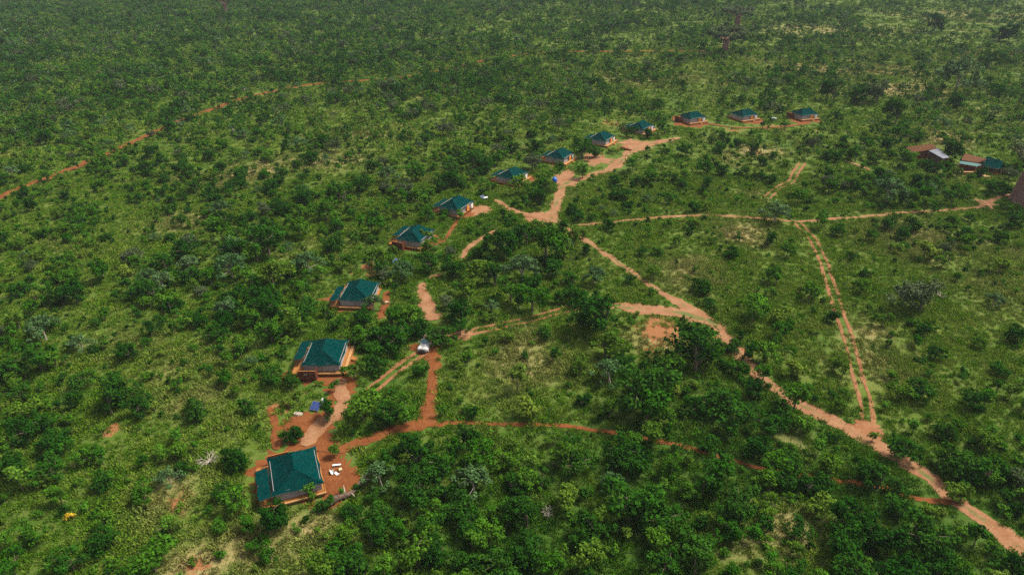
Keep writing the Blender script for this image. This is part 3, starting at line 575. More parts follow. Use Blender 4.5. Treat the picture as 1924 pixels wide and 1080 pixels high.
def cov(px, py, X, Y):
    c = bil(px, py); n = vnoise(X, Y, 8.) * .42 + vnoise(X + 77, Y, 24.) * .3 + vnoise(X, Y + 177, 70.) * .28
    return np.clip((c - .46 + (n - .5) * 1.7) * 1.4 + .26, 0.02, .95) * np.clip(c * 1.9, .2, 1) * np.where(Y > 260, .74, .62)
scatter(3.1, 44, 760, cov, ['dark', 'mid', 'pale', 'fresh', 'yellow', 'grey', 'young'], [.36, .28, .02, .08, .02, .03, .21], .5, 1.1, .42, [.10, .42, .05, .20, .14, .02, .07])
scatter(2.5, 44, 460, lambda px, py, X, Y: np.clip(.33 * vnoise(X + 40, Y, 7.) * (.5 + .6 * bil(px, py)), 0, .6), ['young', 'fresh', 'mid', 'yellow', 'pale'], [.40, .28, .18, .10, .04], .42, .85, .36)
scatter(1.9, 44, 330, lambda px, py, X, Y: np.clip(.06 + .40 * bil(px, py) * (vnoise(X + 9, Y, 6.) * 1.3), 0, .6), ['shrub', 'shrubdark', 'shrubfresh', 'fresh'], [.42, .24, .22, .12], .45, 1.0, .3)
scatter(3.4, 330, 740, lambda px, py, X, Y: .30 * vnoise(X, Y, 12.), ['shrub', 'shrubdark', 'shrubfresh', 'fresh'], [.4, .3, .2, .1], .6, 1.2, .3)

# ------------------------------------------------------------ safari tents
def lerp(a, b, t): return [a[i] + (b[i] - a[i]) * t for i in range(3)]
RL, WX, LY, EZ, RZ = 1.75, 3.5, 4.0, 2.1, 4.0           # half ridge, half width, half length, eave, ridge height
def eave_pt(a, b, s):
    p = lerp(a, b, s); d = abs(math.sin(2 * math.pi * s)) * .20
    nx, ny = -(a[0] + b[0]), -(a[1] + b[1]); L = math.hypot(nx, ny)
    return [p[0] + nx / L * d, p[1] + ny / L * d, p[2] - .16 * math.sin(math.pi * s)]
def roof_mb():
    A, B, C, D = (-WX, -LY, EZ), (WX, -LY, EZ), (WX, LY, EZ), (-WX, LY, EZ); P, Q_ = (0, -RL, RZ), (0, RL, RZ)
    mb = MB(); edge = []
    def ridge(s): return [0, -RL + 2 * RL * s, RZ - .20 * math.sin(math.pi * s)]
    for a, b, top in ((A, B, lambda s: P), (B, C, ridge), (C, D, lambda s: Q_), (D, A, lambda s: ridge(1 - s))):
        G = []
        for j in range(9):
            t = j / 8.; row = []
            for i in range(17):
                s = i / 16.; q = lerp(eave_pt(a, b, s), top(s), t); q[2] -= .17 * math.sin(math.pi * t) * (1 - .3 * t); row.append(q)
            G.append(row)
        mb.grid(G); edge.append(G[0])
    return mb, edge
def strip_mb(lines, w=.05, out=.015):
    """a hem hanging under a canvas edge"""
    mb = MB()
    for L in lines:
        mb.grid([[(x * 1.004, y * 1.004, z + .03) for x, y, z in L], [(x * 1.006, y * 1.006, z - w) for x, y, z in L]])
    return mb
def boards(x0, x1, y0, y1, z0, z1, w, along='y', gap=.025, jit=.0):
    mb = MB(); a0, a1 = (x0, x1) if along == 'y' else (y0, y1); n = max(1, round((a1 - a0) / w)); st = (a1 - a0) / n
    for i in range(n):
        p, q = a0 + i * st, a0 + (i + 1) * st - gap; dz = random.uniform(-jit, jit)
        if along == 'y': mb.box(p, q, y0, y1, z0, z1 + dz)
        else: mb.box(x0, x1, p, q, z0, z1 + dz)
    return mb
def upright(x0, y0, x1, y1, z0, z1, w=.16, th=.04):
    """vertical plank wall along a line"""
    mb = MB(); L = math.hypot(x1 - x0, y1 - y0); n = max(1, round(L / w)); dx, dy = (x1 - x0) / L, (y1 - y0) / L
    for i in range(n):
        a, b = i * L / n, (i + 1) * L / n - .02; h = z1 + random.uniform(-.03, .03); o = random.uniform(0, .012)
        lo = [(x0 + dx * a - dy * o, y0 + dy * a + dx * o), (x0 + dx * b - dy * o, y0 + dy * b + dx * o), (x0 + dx * b - dy * (o + th), y0 + dy * b + dx * (o + th)), (x0 + dx * a - dy * (o + th), y0 + dy * a + dx * (o + th))]
        mb.hexa([(*p, z0) for p in lo], [(*p, h) for p in lo])
    return mb
def tent(i, X, Y, rz, fl, label):
    t = thing('safari_tent', label, 'tent', (X, Y, 0), rz, 'green-roofed safari tents in a curved row')
    rm, edge = roof_mb()
    roof = part('roof', rm, 'canvas_green', t, smooth=False)
    part('roof_hem', strip_mb(edge), 'canvas_edge', roof)
    # awning over the verandah on the -x side, at the end away from the bath enclosure
    ay0, ay1 = (-LY + .05, 2.0) if fl > 0 else (-1.9, LY - .05)
    G = []
    for j in range(7):
        s = j / 6.; row = []
        for k in range(11):
            u = k / 10.; row.append((-WX + .02 - .10 - 1.55 * s - .12 * math.sin(2 * math.pi * u) ** 2 * s + .10 * math.sin(2 * math.pi * u) ** 2 * (1 - s), ay0 + (ay1 - ay0) * u, EZ - .02 - .22 * s - .06 * math.sin(math.pi * u)))
        G.append(row)
    aw = part('awning', MB().grid([r[::-1] for r in G]), 'canvas_green', t)
    part('awning_hem', strip_mb([G[-1], [r[0] for r in G], [r[-1] for r in G]], .08), 'canvas_edge', aw)
    for yy in (ay0 + .15, (ay0 + ay1) / 2, ay1 - .15):
        part('pole', MB().tube([(-WX - 1.5, yy, 0), (-WX - 1.5, yy, EZ - .27)], .045, 6), 'wood_orange', t)
    for sx in (-1, 1):
        for sy in (-1, 1):
            part('pole', MB().tube([(sx * 3.38, sy * 3.85, 0), (sx * 3.38, sy * 3.85, EZ - .06)], .06, 6), 'wood_orange', t)
    for sy in (-1, 1):
        part('ridge_pole', MB().tube([(0, sy * RL, .62), (0, sy * RL, RZ - .06)], .05, 6), 'wood_orange', t)
    # deck on stumps
    part('decking', boards(-5.05, 3.55, -4.15, 4.1, .48, .60, .20, 'y', .02), 'wood_orange', t, 'stuff')
    part('deck_edge', boards(-5.08, 3.6, -4.22, -4.16, .10, .585, .24, 'y', .02), 'wood_orange', t, 'stuff')
    part('deck_edge', boards(-5.16, -5.09, -4.2, 4.1, .10, .585, .24, 'x', .02), 'wood_orange', t, 'stuff')
    side = i in (1, 5, 6, 7, 8, 9, 10, 11)
    if side: part('deck_edge', boards(4.25, 4.32, -4.2, 4.1, .06, .66, .22, 'x', .02), 'wood_orange', t, 'stuff')
    if side: part('side_bench', boards(3.75, 4.24, -4.25, 4.1, .60, .74, .245, 'y', .02), 'wood_pale', t, 'stuff')
    if side: part('side_deck', MB().box(3.56, 4.24, -4.15, 4.1, .46, .585), 'wood_orange', t)
    part('front_beam', MB().box(-3.2, 3.55, -4.42, -4.23, .50, .68), 'wood_pale', t)
    if side: part('corner_box', MB().box(4.05, 4.6, -4.62, -4.26, .0, .80).box(4.15, 4.5, -4.54, -4.34, .80, .82), ['wood_orange', 'wood_dark'], t)
    # gauze walls
    for (x0, x1, y0, y1) in ((-3.05, 3.05, -3.55, -3.50), (-3.05, 3.05, 3.50, 3.55), (3.06, 3.11, -3.5, 3.5), (-3.11, -3.06, -3.5, 3.5)):
        w = part('gauze_wall', MB().box(x0, x1, y0, y1, .60, 2.18), 'mesh_fabric', t)
        if abs(x1 - x0) > 1: part('wall_pole', MB().box(-.04, .04, y0 - .05 if y0 < 0 else y1, y0 if y0 < 0 else y1 + .05, .6, 2.15), 'wood_orange', w)
    # entrance on the +x side: board door, steps, white tied-back flap
    if i >= 4: part('door', boards(3.34, 3.44, .1, 1.25, .60, 2.02, .3, 'x', .015), 'wood_door', t)
    for k in range(3 if side else 0):
        sx0 = 4.34 if side else 3.60
        part('step', MB().box(sx0 + .28 * k, sx0 + .28 * (k + 1) - .01, .15, 1.2, 0, .48 - .16 * k), 'wood_orange', t)
    fb = MB(); n = 9; G = []
    for j in range(7):
        s = j / 6.; G.append([(3.62 + .14 * math.cos(2 * math.pi * k / n) * (.5 + s), 2.2 + (.75 - .3 * s) * math.sin(2 * math.pi * k / n), 2.02 - 1.1 * s) for k in range(n + 1)])
    fb.grid(G)
    if i >= 4: part('door_flap', fb, 'canvas_white', t, smooth=True)
    # open-topped bath enclosure of upright planks
    e0, e1 = (-5.75, -4.25) if fl < 0 else (4.15, 5.0); xa, xb = -3.3, -.5
    yo = e0 if fl < 0 else e1; hh = 2.15 if fl < 0 else 1.45
    en = part('bath_enclosure', upright(xa, yo, xb, yo, .05, hh), 'wood_red', t, 'stuff')
    part('side_wall', upright(xa, e0, xa, e1, .05, hh), 'wood_red', en, 'stuff')
    part('side_wall', upright(xb, e0, xb, e1, .05, hh), 'wood_red', en, 'stuff')
    part('top_rail', MB().box(xa - .06, xb + .06, yo - .06, yo + .08, hh + .02, hh + .09), 'wood_orange', en)
    part('enclosure_floor', boards(xa + .05, xb - .05, e0 + .05, e1 - .05, .40, .47, .2), 'wood_dark', en, 'stuff')
    ym = (e0 + e1) / 2
    part('basin', MB().tube([(xa + .9, ym, .47), (xa + .9, ym, .85), (xa + .9, ym, .95), (xa + .9, ym, 1.0)], [.09, .09, .24, .28], 10), 'metal_white', en)
    return t
TL = ['nearest green safari tent, beside the heap of white scraps and the fallen log',
      'green safari tent just above the white tank and blue solar panel',
      'green safari tent with a pale bushy tree at its front corner, between the vehicle and the log-brown path',
      'green safari tent with a red plank enclosure, fourth from the near end of the row',
      'fifth green safari tent from the near end, beside a small white tank',
      'green safari tent partly behind a grey bushy tree, left of the blue barrel tank',
      'green safari tent just beyond the blue barrel tank',
      'green safari tent half hidden by a dark tree, beside the wooden post frame',
      'green safari tent almost hidden behind trees, ninth from the near end of the row',
      'far green safari tent at the end of the sandy road, with a red plank enclosure',
      'far green safari tent, second from the far end of the row',
      'farthest green safari tent, half behind a grey tree with a red plank enclosure']
TL[2] = 'green safari tent with a pale tree at its front corner, third from the near end'
for i, (X, Y, rz, fl) in enumerate(TENT_POS): tent(i, X, Y, rz, fl, TL[i])

# ------------------------------------------------------------ safari vehicle (nose towards the camera, a little left)
def vehicle():
    X, Y = un(801, 652); v = thing('safari_vehicle', 'white open-sided safari vehicle parked under a dark tree on red soil', 'vehicle', (X, Y, 0), R(-12))
    # local: front is -y
    b = MB()
    b.hexa([(-.84, -2.25, .55), (.84, -2.25, .55), (.84, 2.5, .55), (-.84, 2.5, .55)], [(-.84, -2.25, .98), (.84, -2.25, .98), (.86, 2.5, 1.0), (-.86, 2.5, 1.0)])
    b.box(-.80, .80, 2.3, 2.5, 1.0, 1.25); b.box(-.86, -.78, -.6, 2.5, 1.0, 1.2); b.box(.78, .86, -.6, 2.5, 1.0, 1.2)
    part('body', b, 'paint_white', v)
    h = MB(); h.hexa([(-.72, -2.2, .985), (.72, -2.2, .985), (.78, -.75, .985), (-.78, -.75, .985)], [(-.68, -2.12, 1.12), (.68, -2.12, 1.12), (.74, -.75, 1.22), (-.74, -.75, 1.22)])
    h.hexa([(-.2, -1.4, 1.18), (.2, -1.4, 1.18), (.2, -1.0, 1.2), (-.2, -1.0, 1.2)], [(-.18, -1.38, 1.225), (.18, -1.38, 1.225), (.18, -1.02, 1.245), (-.18, -1.02, 1.245)])
    part('bonnet', h, 'paint_white', v)
    for s in (-1, 1):
        f = MB(); f.hexa([(s * .99, -2.1, .62), (s * .73, -2.1, .62), (s * .73, -1.05, .62), (s * .99, -1.05, .62)], [(s * .95, -2.0, .96), (s * .73, -2.0, 1.0), (s * .73, -1.1, 1.0), (s * .95, -1.1, .98)]) if s < 0 else f.hexa([(.73, -2.1, .62), (.99, -2.1, .62), (.99, -1.05, .62), (.73, -1.05, .62)], [(.73, -2.0, 1.0), (.95, -2.0, .96), (.95, -1.1, .98), (.73, -1.1, 1.0)])
        part('wing', f, 'paint_white', v)
        part('headlight', MB().tube([(s * .58, -2.26, .8), (s * .58, -2.30, .8)], .11, 10), 'metal_white', v)
        mir = MB(); mir.box(s * 1.08 - .10, s * 1.08 + .10, -.72, -.62, 1.35, 1.62); mir.tube([(s * .8, -.7, 1.3), (s * 1.0, -.68, 1.42)], .02, 5); part('mirror', mir, 'paint_white', v)
        part('door_panel', MB().box(s * .87 - .03, s * .87 + .03, -.65, .35, .6, 1.18), 'paint_white', v)
        for yy in (-1.55, 1.55):
            w = part('wheel', MB().tube([(s * .68, yy, .42), (s * .93, yy, .42)], .42, 18), 'rubber', v)
            part('rim', MB().tube([(s * .931, yy, .42), (s * .945, yy, .42)], .22, 12), 'metal_white', w)
    part('bumper', MB().box(-.85, .85, -2.45, -2.30, .50, .68), 'metal_dark', v)
    part('grille', MB().box(-.45, .45, -2.29, -2.255, .68, .95), 'metal_dark', v)
    g = MB(); g.hexa([(-.72, -.70, 1.25), (.72, -.70, 1.25), (.72, -.66, 1.25), (-.72, -.66, 1.25)], [(-.68, -.42, 1.85), (.68, -.42, 1.85), (.68, -.38, 1.85), (-.68, -.38, 1.85)])
    ws = part('windscreen', g, 'glass_blue', v)
    fr = MB(); fr.tube([(-.76, -.70, 1.2), (-.72, -.40, 1.9), (.72, -.40, 1.9), (.76, -.70, 1.2)], .045, 6); fr.tube([(-.76, -.72, 1.23), (.76, -.72, 1.23)], .04, 6); part('windscreen_frame', fr, 'paint_white', ws)
    for k, yy in enumerate((-.05, .95, 1.85)):
        for s in (-1, 1):
            z = 1.0 + .12 * k; sm = MB(); sm.box(s * .40 - .33, s * .40 + .33, yy - .25, yy + .25, z - .1, z + .08); sm.box(s * .40 - .33, s * .40 + .33, yy + .25, yy + .37, z - .05, z + .6)
            part('seat', sm, 'seat_tan' if k else 'metal_dark', v)
    for yy in (.45, 2.4):
        part('roll_hoop', MB().tube([(-.84, yy, 1.1), (-.82, yy, 2.0), (.82, yy, 2.0), (.84, yy, 1.1)], .035, 6), 'metal_dark', v)
    part('side_rail', MB().tube([(.80, -.40, 1.9), (.84, .5, 1.98), (.86, 2.4, 2.0)], .05, 6), 'paint_white', v)
    part('side_cover', MB().box(.88, .95, -.5, 2.3, 1.0, 1.32), 'seat_tan', v)
vehicle()

# ------------------------------------------------------------ solar panels, tanks, scraps, log, posts
def solar(x, y, rz, label, s=1.):
    X, Y = un(x, y); t = thing('solar_panel', label, 'solar panel', (X, Y, 0), rz, 'solar panels beside the tents'); t.scale = (s,) * 3
    def tilt(u, w): return (u, w * .9, .35 + (w + 1.) * .42)
    def slab(u0, u1, w0, w1, lift, th):
        b = [tilt(u0, w0), tilt(u1, w0), tilt(u1, w1), tilt(u0, w1)]; lo = [(p[0], p[1] - .42 * lift, p[2] + .9 * lift) for p in b]; hi = [(p[0], p[1] - .42 * (lift + th), p[2] + .9 * (lift + th)) for p in b]
        return MB().hexa(lo, hi)
    fr = slab(-.98, .98, -1.0, 1.0, 0, .06); part('panel_frame', fr, 'metal_roof', t)
    for u in (-.92, .03):
        for w in (-.93, .03): part('panel', slab(u, u + .89, w, w + .9, .062, .02), 'panel_blue', t)
    for u in (-.85, .85):
        for w in (-.85, .85): part('leg', MB().tube([(u, w * .9, 0), tilt(u, w)], .035, 6), 'metal_white', t)
solar(594, 768, R(-14), 'blue solar panel with a white frame, half hidden by a dark tree', .8)
solar(742, 494, R(20), 'grey-blue solar panel just below the tent with the red plank enclosure', .7)
solar(907, 373, R(30), 'small grey solar panel beside the fifth tent', .6)
solar(1450, 224, R(10), 'pale solar panel between the two farthest tents', .55)
solar(1228, 240, R(10), 'small pale solar panel beside the tent hidden behind trees', .5)
def tank(x, y, label, lie, rz):
    X, Y = un(x, y); t = thing('water_tank', label, 'tank', (X, Y, 0), rz, 'white water tanks beside the tents'); t.scale = (.72,) * 3
    if lie:
        part('tank', MB().tube([(-.95, 0, .95), (-.88, 0, .95), (.88, 0, .95), (.95, 0, .95)], [.3, .38, .38, .3], 14), 'metal_white', t, smooth=True)
        for u in (-.6, .6): part('stand_leg', MB().box(u - .05, u + .05, -.3, .3, 0, .62), 'metal_dark', t)
    else:
        part('tank', MB().tube([(0, 0, .55), (0, 0, .62), (0, 0, 1.95), (0, 0, 2.05), (0, 0, 2.1)], [.38, .42, .42, .36, .15], 16), 'metal_white', t, smooth=True)
        part('stand', MB().box(-.4, .4, -.4, .4, 0, .55), 'wood_dark', t); part('cap', MB().tube([(0, 0, 2.1), (0, 0, 2.18)], .12, 10), 'metal_white', t)
tank(609, 763, 'upright white water tank just above the blue solar panel', False, 0)
tank(912, 376, 'white water tank lying on a stand beside the fifth tent', True, R(35))
tank(1455, 226, 'white water tank between the two farthest tents', True, R(-50))
X, Y = un(1042, 343); t = thing('barrel_tank', 'blue plastic barrel tank standing on the sandy clearing', 'water tank', (X, Y, 0))
part('barrel', MB().tube([(0, 0, 0), (0, 0, .08), (0, 0, .6), (0, 0, .66), (0, 0, .72), (0, 0, 1.2), (0, 0, 1.35), (0, 0, 1.55)], [.68, .74, .74, .78, .74, .74, .70, .35], 20), 'plastic_blue', t, smooth=True)
part('lid', MB().tube([(0, 0, 1.55), (0, 0, 1.64)], .3, 14), 'plastic_blue', t)

def scrap(name, cat, label, x, y, mb, mat, rz):
    X, Y = un(x, y); o = part(name, mb, mat, None); o.location = (X, Y, 0); o.scale = (.85,) * 3; o.rotation_euler = (0, 0, rz); tag(o, label, cat, 'builders scraps heaped beside the nearest tent')
mb = MB(); mb.hexa([(-.72, -.16, .28), (.72, -.13, .34), (.72, .2, .34), (-.72, .22, .28)], [(-.72, -.16, .38), (.72, -.13, .44), (.72, .2, .44), (-.72, .22, .38)]); mb.box(-.5, -.3, -.1, .15, 0, .3); mb.box(.3, .5, -.1, .15, 0, .34)
scrap('scrap_board', 'board', 'long white board lying on top of the scrap heap beside the nearest tent', 633, 876, mb, 'canvas_white', R(6))
mb = MB().box(-.24, .24, -.3, .3, 0, .42); mb.hexa([(-.24, -.3, .425), (.24, -.3, .425), (.24, 0, .425), (-.24, 0, .425)], [(-.28, -.34, .5), (.28, -.34, .5), (.26, 0, .44), (-.26, 0, .44)])
scrap('carton', 'box', 'tan cardboard carton at the edge of the scrap heap', 640, 884, mb, 'cardboard', R(20))
def curled(w, l, h, sd):
    r = random.Random(sd); G = []
    for j in range(7):
        G.append([((i / 6 - .5) * w + r.uniform(-.03, .03), (j / 6 - .5) * l, .06 + h * (abs(i / 6 - .5) * 2) ** 2 + r.uniform(0, .10)) for i in range(7)])
    mb = MB().grid(G); mb.grid([[(x, y, z - .02) for x, y, z in row][::-1] for row in G]); return mb
scrap('plastic_sheet', 'sheet', 'crumpled grey-green plastic sheet, curled up beside the red path', 624, 888, curled(.6, 1.0, .4, 1), 'sheet_grey', R(25))
scrap('plastic_bag', 'sheet', 'crumpled white plastic bag at the front of the scrap heap', 634, 891, curled(.95, .5, .25, 2), 'canvas_white', R(-25))
scrap('timber_offcut', 'timber', 'short brown timber offcut in the middle of the scrap heap', 631, 882, MB().hexa([(-.45, -.09, .05), (.45, -.07, .22), (.45, .08, .22), (-.45, .09, .05)], [(-.45, -.09, .16), (.45, -.07, .33), (.45, .08, .33), (-.45, .09, .16)]), 'wood_orange', R(40))

x0, y0 = un(622, 950); x1, y1 = un(700, 898)
t = thing('fallen_log', 'fallen grey-brown tree trunk with a broken pale end beside the nearest tent', 'log', (x0, y0, 0))
dx, dy = x1 - x0, y1 - y0
pts = [(dx * q + .35 * math.sin(q * 5) + random.uniform(-.12, .12), dy * q + .4 * math.sin(q * 7 + 1) + random.uniform(-.15, .15), .36 + .25 * q + random.uniform(-.08, .08)) for q in np.linspace(0, 1, 12)]
mb = MB(); mb.tube(pts, [.46, .50, .38, .45, .33, .38, .30, .31, .22, .24, .16, .09], 12); part('trunk', mb, 'bark_log', t, smooth=True)
mb = MB(); mb.tube([(pts[0][0] + .05, pts[0][1], .42), (pts[0][0] - .25, pts[0][1] - .1, .50), (pts[0][0] - .45, pts[0][1] - .05, .62)], [.42, .30, .05], 8); part('broken_end', mb, 'bark_pale', t)
for q, a, l in ((3, 1.9, 1.6), (5, -.9, 1.3), (7, 1.2, 1.8), (9, -.4, 1.2)):
    p = pts[q]; part('limb', MB().tube([p, (p[0] + math.cos(a) * l * .5, p[1] + math.sin(a) * l * .5, p[2] + .35), (p[0] + math.cos(a) * l, p[1] + math.sin(a) * l, p[2] + .5)], [.16, .11, .04], 6), 'bark_pale', t)

# dead grey branches
def dead(x, y, s, label):
    X, Y = un(x, y); t = thing('dead_bush', label, 'dead bush', (X, Y, 0), 0, 'leafless bushes'); r = random.Random(int(x))
    part('stem', MB().tube([(0, 0, -.05), (.05 * s, .02, .5 * s)], [.09 * s, .06 * s], 6), 'bark_pale', t)
    for k in range(13):
        a = r.uniform(0, 6.28); l = s * r.uniform(.8, 1.7); b = MB(); z = .45 * s
        p1 = (math.cos(a) * l * .5, math.sin(a) * l * .5, z + .35 * s); p2 = (math.cos(a + .2) * l, math.sin(a + .2) * l, z + r.uniform(.1, .9) * s)
        b.tube([(0, 0, z), p1, p2], [.05 * s, .035 * s, .012], 5)
        for q in (.8, -.7): b.tube([p1, (p1[0] + math.cos(a + q) * l * .45, p1[1] + math.sin(a + q) * l * .45, p1[2] + .25 * s)], [.03 * s, .01], 4)
        part('branch', b, 'bark_pale', t)
dead(395, 872, 1.25, 'pale leafless fallen bush left of the nearest tent, beside a dark tree')
dead(1031, 968, .8, 'small pinkish leafless bush among the dark trees at the bottom')
dead(1765, 560, 1.0, 'leafless twiggy bush beside the big grey tree')

def post_frame(x, y, rz, w, h, label, rails):
    X, Y = un(x, y); t = thing('post_frame', label, 'wooden frame', (X, Y, 0), rz, 'rough wooden frames by the sandy road')
    for s in (-1, 1): part('post', MB().tube([(s * w / 2, 0, -.1), (s * w / 2 + .04, 0, h)], .09, 7), 'wood_orange', t)
    for z in rails: part('rail', MB().tube([(-w / 2 - .15, .1, z), (w / 2 + .15, .1, z + .03)], .07, 6), 'wood_orange', t)
post_frame(1125, 297, R(5), 2.4, 1.7, 'low wooden post frame on the sand by the tent half hidden by a tree', (1.6,))
post_frame(1161, 285, R(60), 1.3, 2.6, 'tall narrow wooden post frame at the bend of the sandy road', (2.4, 1.2, .6))
X, Y = un(1105, 304); o = part('timber_post', MB().tube([(0, 0, -.1), (.03, 0, 1.5)], .13, 8), 'wood_pale', None); o.location = (X, Y, 0); tag(o, 'single pale timber post standing on the sandy clearing', 'post')
x0, y0 = un(1166, 279); x1, y1 = un(1186, 284); t = thing('low_wall', 'low red-brown earth wall beside the sandy road', 'wall', (x0, y0, 0))
part('wall_body', MB().tube([(0, 0, .2), ((x1 - x0) * .5, (y1 - y0) * .5 - .3, .25), (x1 - x0, y1 - y0, .2)], [.45, .5, .4], 8), 'soil_red', t)
for x, y, s, lab in ((827, 566, .5, 'pale flat stone beside the red path below the third tent'), (1028, 340, .6, 'pale stones heap at the edge of the sandy clearing'), (560, 778, .8, 'pale sandstone slab beside the sandy path above the nearest tent'), (727, 568, .55, 'pale flat stone right of the third tent')):
    if x == 827: continue
    X, Y = un(x, y); r = random.Random(x); mb = MB(); n = 9
    mb.add([(s * (1 + r.uniform(-.25, .2)) * math.cos(k * 6.283 / n), s * .7 * (1 + r.uniform(-.25, .2)) * math.sin(k * 6.283 / n), 0) for k in range(n)] + [(s * .8 * math.cos(k * 6.283 / n), s * .52 * math.sin(k * 6.283 / n), .28 * s + r.uniform(0, .08)) for k in range(n)],
           [(k, (k + 1) % n, n + (k + 1) % n, n + k) for k in range(n)] + [tuple(range(n, 2 * n))])
    o = part('stone', mb, 'concrete', None); o.location = (X, Y, 0); tag(o, lab, 'stone')

# ------------------------------------------------------------ lodge buildings at the right
def quad_roof(name, pts, z, th, mat, parent, o):
    lo = [(p[0] - o[0], p[1] - o[1], zz - th) for p, zz in zip(pts, z)]; hi = [(p[0] - o[0], p[1] - o[1], zz) for p, zz in zip(pts, z)]
    return part(name, MB().hexa(lo, hi), mat, parent)
def ribs(pts, z, o, n, mat, parent, name='roof_batten', axis=0):
    for k in range(n):
        t = (k + .5) / n
        if axis: a = [pts[0][i] + (pts[3][i] - pts[0][i]) * t for i in (0, 1)]; b = [pts[1][i] + (pts[2][i] - pts[1][i]) * t for i in (0, 1)]; za, zb = z[0] + (z[3] - z[0]) * t, z[1] + (z[2] - z[1]) * t
        else: a = [pts[0][i] + (pts[1][i] - pts[0][i]) * t for i in (0, 1)]; b = [pts[3][i] + (pts[2][i] - pts[3][i]) * t for i in (0, 1)]; za, zb = z[0] + (z[1] - z[0]) * t, z[3] + (z[2] - z[3]) * t
        part(name, MB().tube([(a[0] - o[0], a[1] - o[1], za + .06), (b[0] - o[0], b[1] - o[1], zb + .06)], .10, 5), mat, parent)
def lodge(name, label, roofpx, zs, mat, wallmat, batten=0, th=.25, extra=None):
    P = [un(x, y, z) for (x, y), z in zip(roofpx, zs)]; o = (sum(p[0] for p in P) / 4, sum(p[1] for p in P) / 4)
    t = thing(name, label, 'building', (*o, 0), 0, 'low lodge buildings at the edge of the bush')
    rf = quad_roof('roof', P, zs, th, mat, t, o)
    if batten: ribs(P, zs, o, batten, 'wood_red', rf)
    # walls between inset corners
    I = [(o[0] + (p[0] - o[0]) * .86 - o[0], o[1] + (p[1] - o[1]) * .86 - o[1]) for p in P]
    for k in range(4):
        a, b = I[k], I[(k + 1) % 4]; m = ((a[0] + b[0]) / 2, (a[1] + b[1]) / 2)
        L = math.hypot(b[0] - a[0], b[1] - a[1]); nx, ny = -(b[1] - a[1]) / L * .08, (b[0] - a[0]) / L * .08
        top = min(zs) - th - .02
        w = part('wall', MB().hexa([(a[0] - nx, a[1] - ny, 0), (b[0] - nx, b[1] - ny, 0), (b[0] + nx, b[1] + ny, 0), (a[0] + nx, a[1] + ny, 0)], [(a[0] - nx, a[1] - ny, top), (b[0] - nx, b[1] - ny, top), (b[0] + nx, b[1] + ny, top), (a[0] + nx, a[1] + ny, top)]), wallmat, t)
    for k in range(4): part('post', MB().tube([(I[k][0] * 1.1, I[k][1] * 1.1, 0), (I[k][0] * 1.1, I[k][1] * 1.1, min(zs) - th)], .12, 7), 'wood_pale', t)
    return t, P, o
lodge('thatched_lodge', 'long low building with a brown battened thatch roof, left of the grey metal roof', [(1716, 287), (1762, 279), (1752, 270), (1701, 277)], [2.9, 2.9, 3.7, 3.7], 'thatch', 'wood_red', 9)
lodge('metal_roofed_store', 'store with a pale grey metal roof between the two brown thatched roofs', [(1772, 298), (1784, 296), (1764, 279), (1745, 283)], [2.9, 2.9, 3.1, 3.1], 'metal_roof', 'wood_dark', 0, .1)
lodge('thatched_lodge', 'low building with a brown thatch roof beside the green tent canopy', [(1806, 301), (1838, 306), (1854, 299), (1812, 288)], [2.9, 2.9, 3.5, 3.5], 'thatch', 'wood_red', 9)
t, P, o = lodge('green_awning_bar', 'small bar with a pale green lean-to awning in front of the brown thatch', [(1802, 307), (1836, 313), (1845, 309), (1806, 301)], [2.4, 2.4, 2.75, 2.75], 'awning_green', 'wood_red', 0, .06)
part('counter', MB().box(-4.2, 2.6, -3.2, -2.6, 0, 1.0), 'wood_pale', t)
part('terrace', MB().box(-1.2, 3.8, -5.6, -4.0, 0, .35), 'wood_pale', t)
cx, cy = un(1866, 305, 2.6); t = thing('lodge_canopy', 'green peaked canvas canopy at the far end of the lodge buildings', 'canopy', (cx, cy, 0), R(20))
rm, edge = roof_mb(); rf = part('roof', rm, 'canvas_green', t); part('roof_hem', strip_mb(edge), 'canvas_edge', rf)
for sx in (-1, 1):
    for sy in (-1, 1): part('pole', MB().tube([(sx * 3.3, sy * 3.8, 0), (sx * 3.3, sy * 3.8, 2.25)], .08, 6), 'wood_orange', t)
part('floor', MB().box(-3.3, 3.3, -3.8, 3.8, 0, .3), 'wood_orange', t)
for x in ((1738, 302, 5), (1768, 311, 4)):
    pass

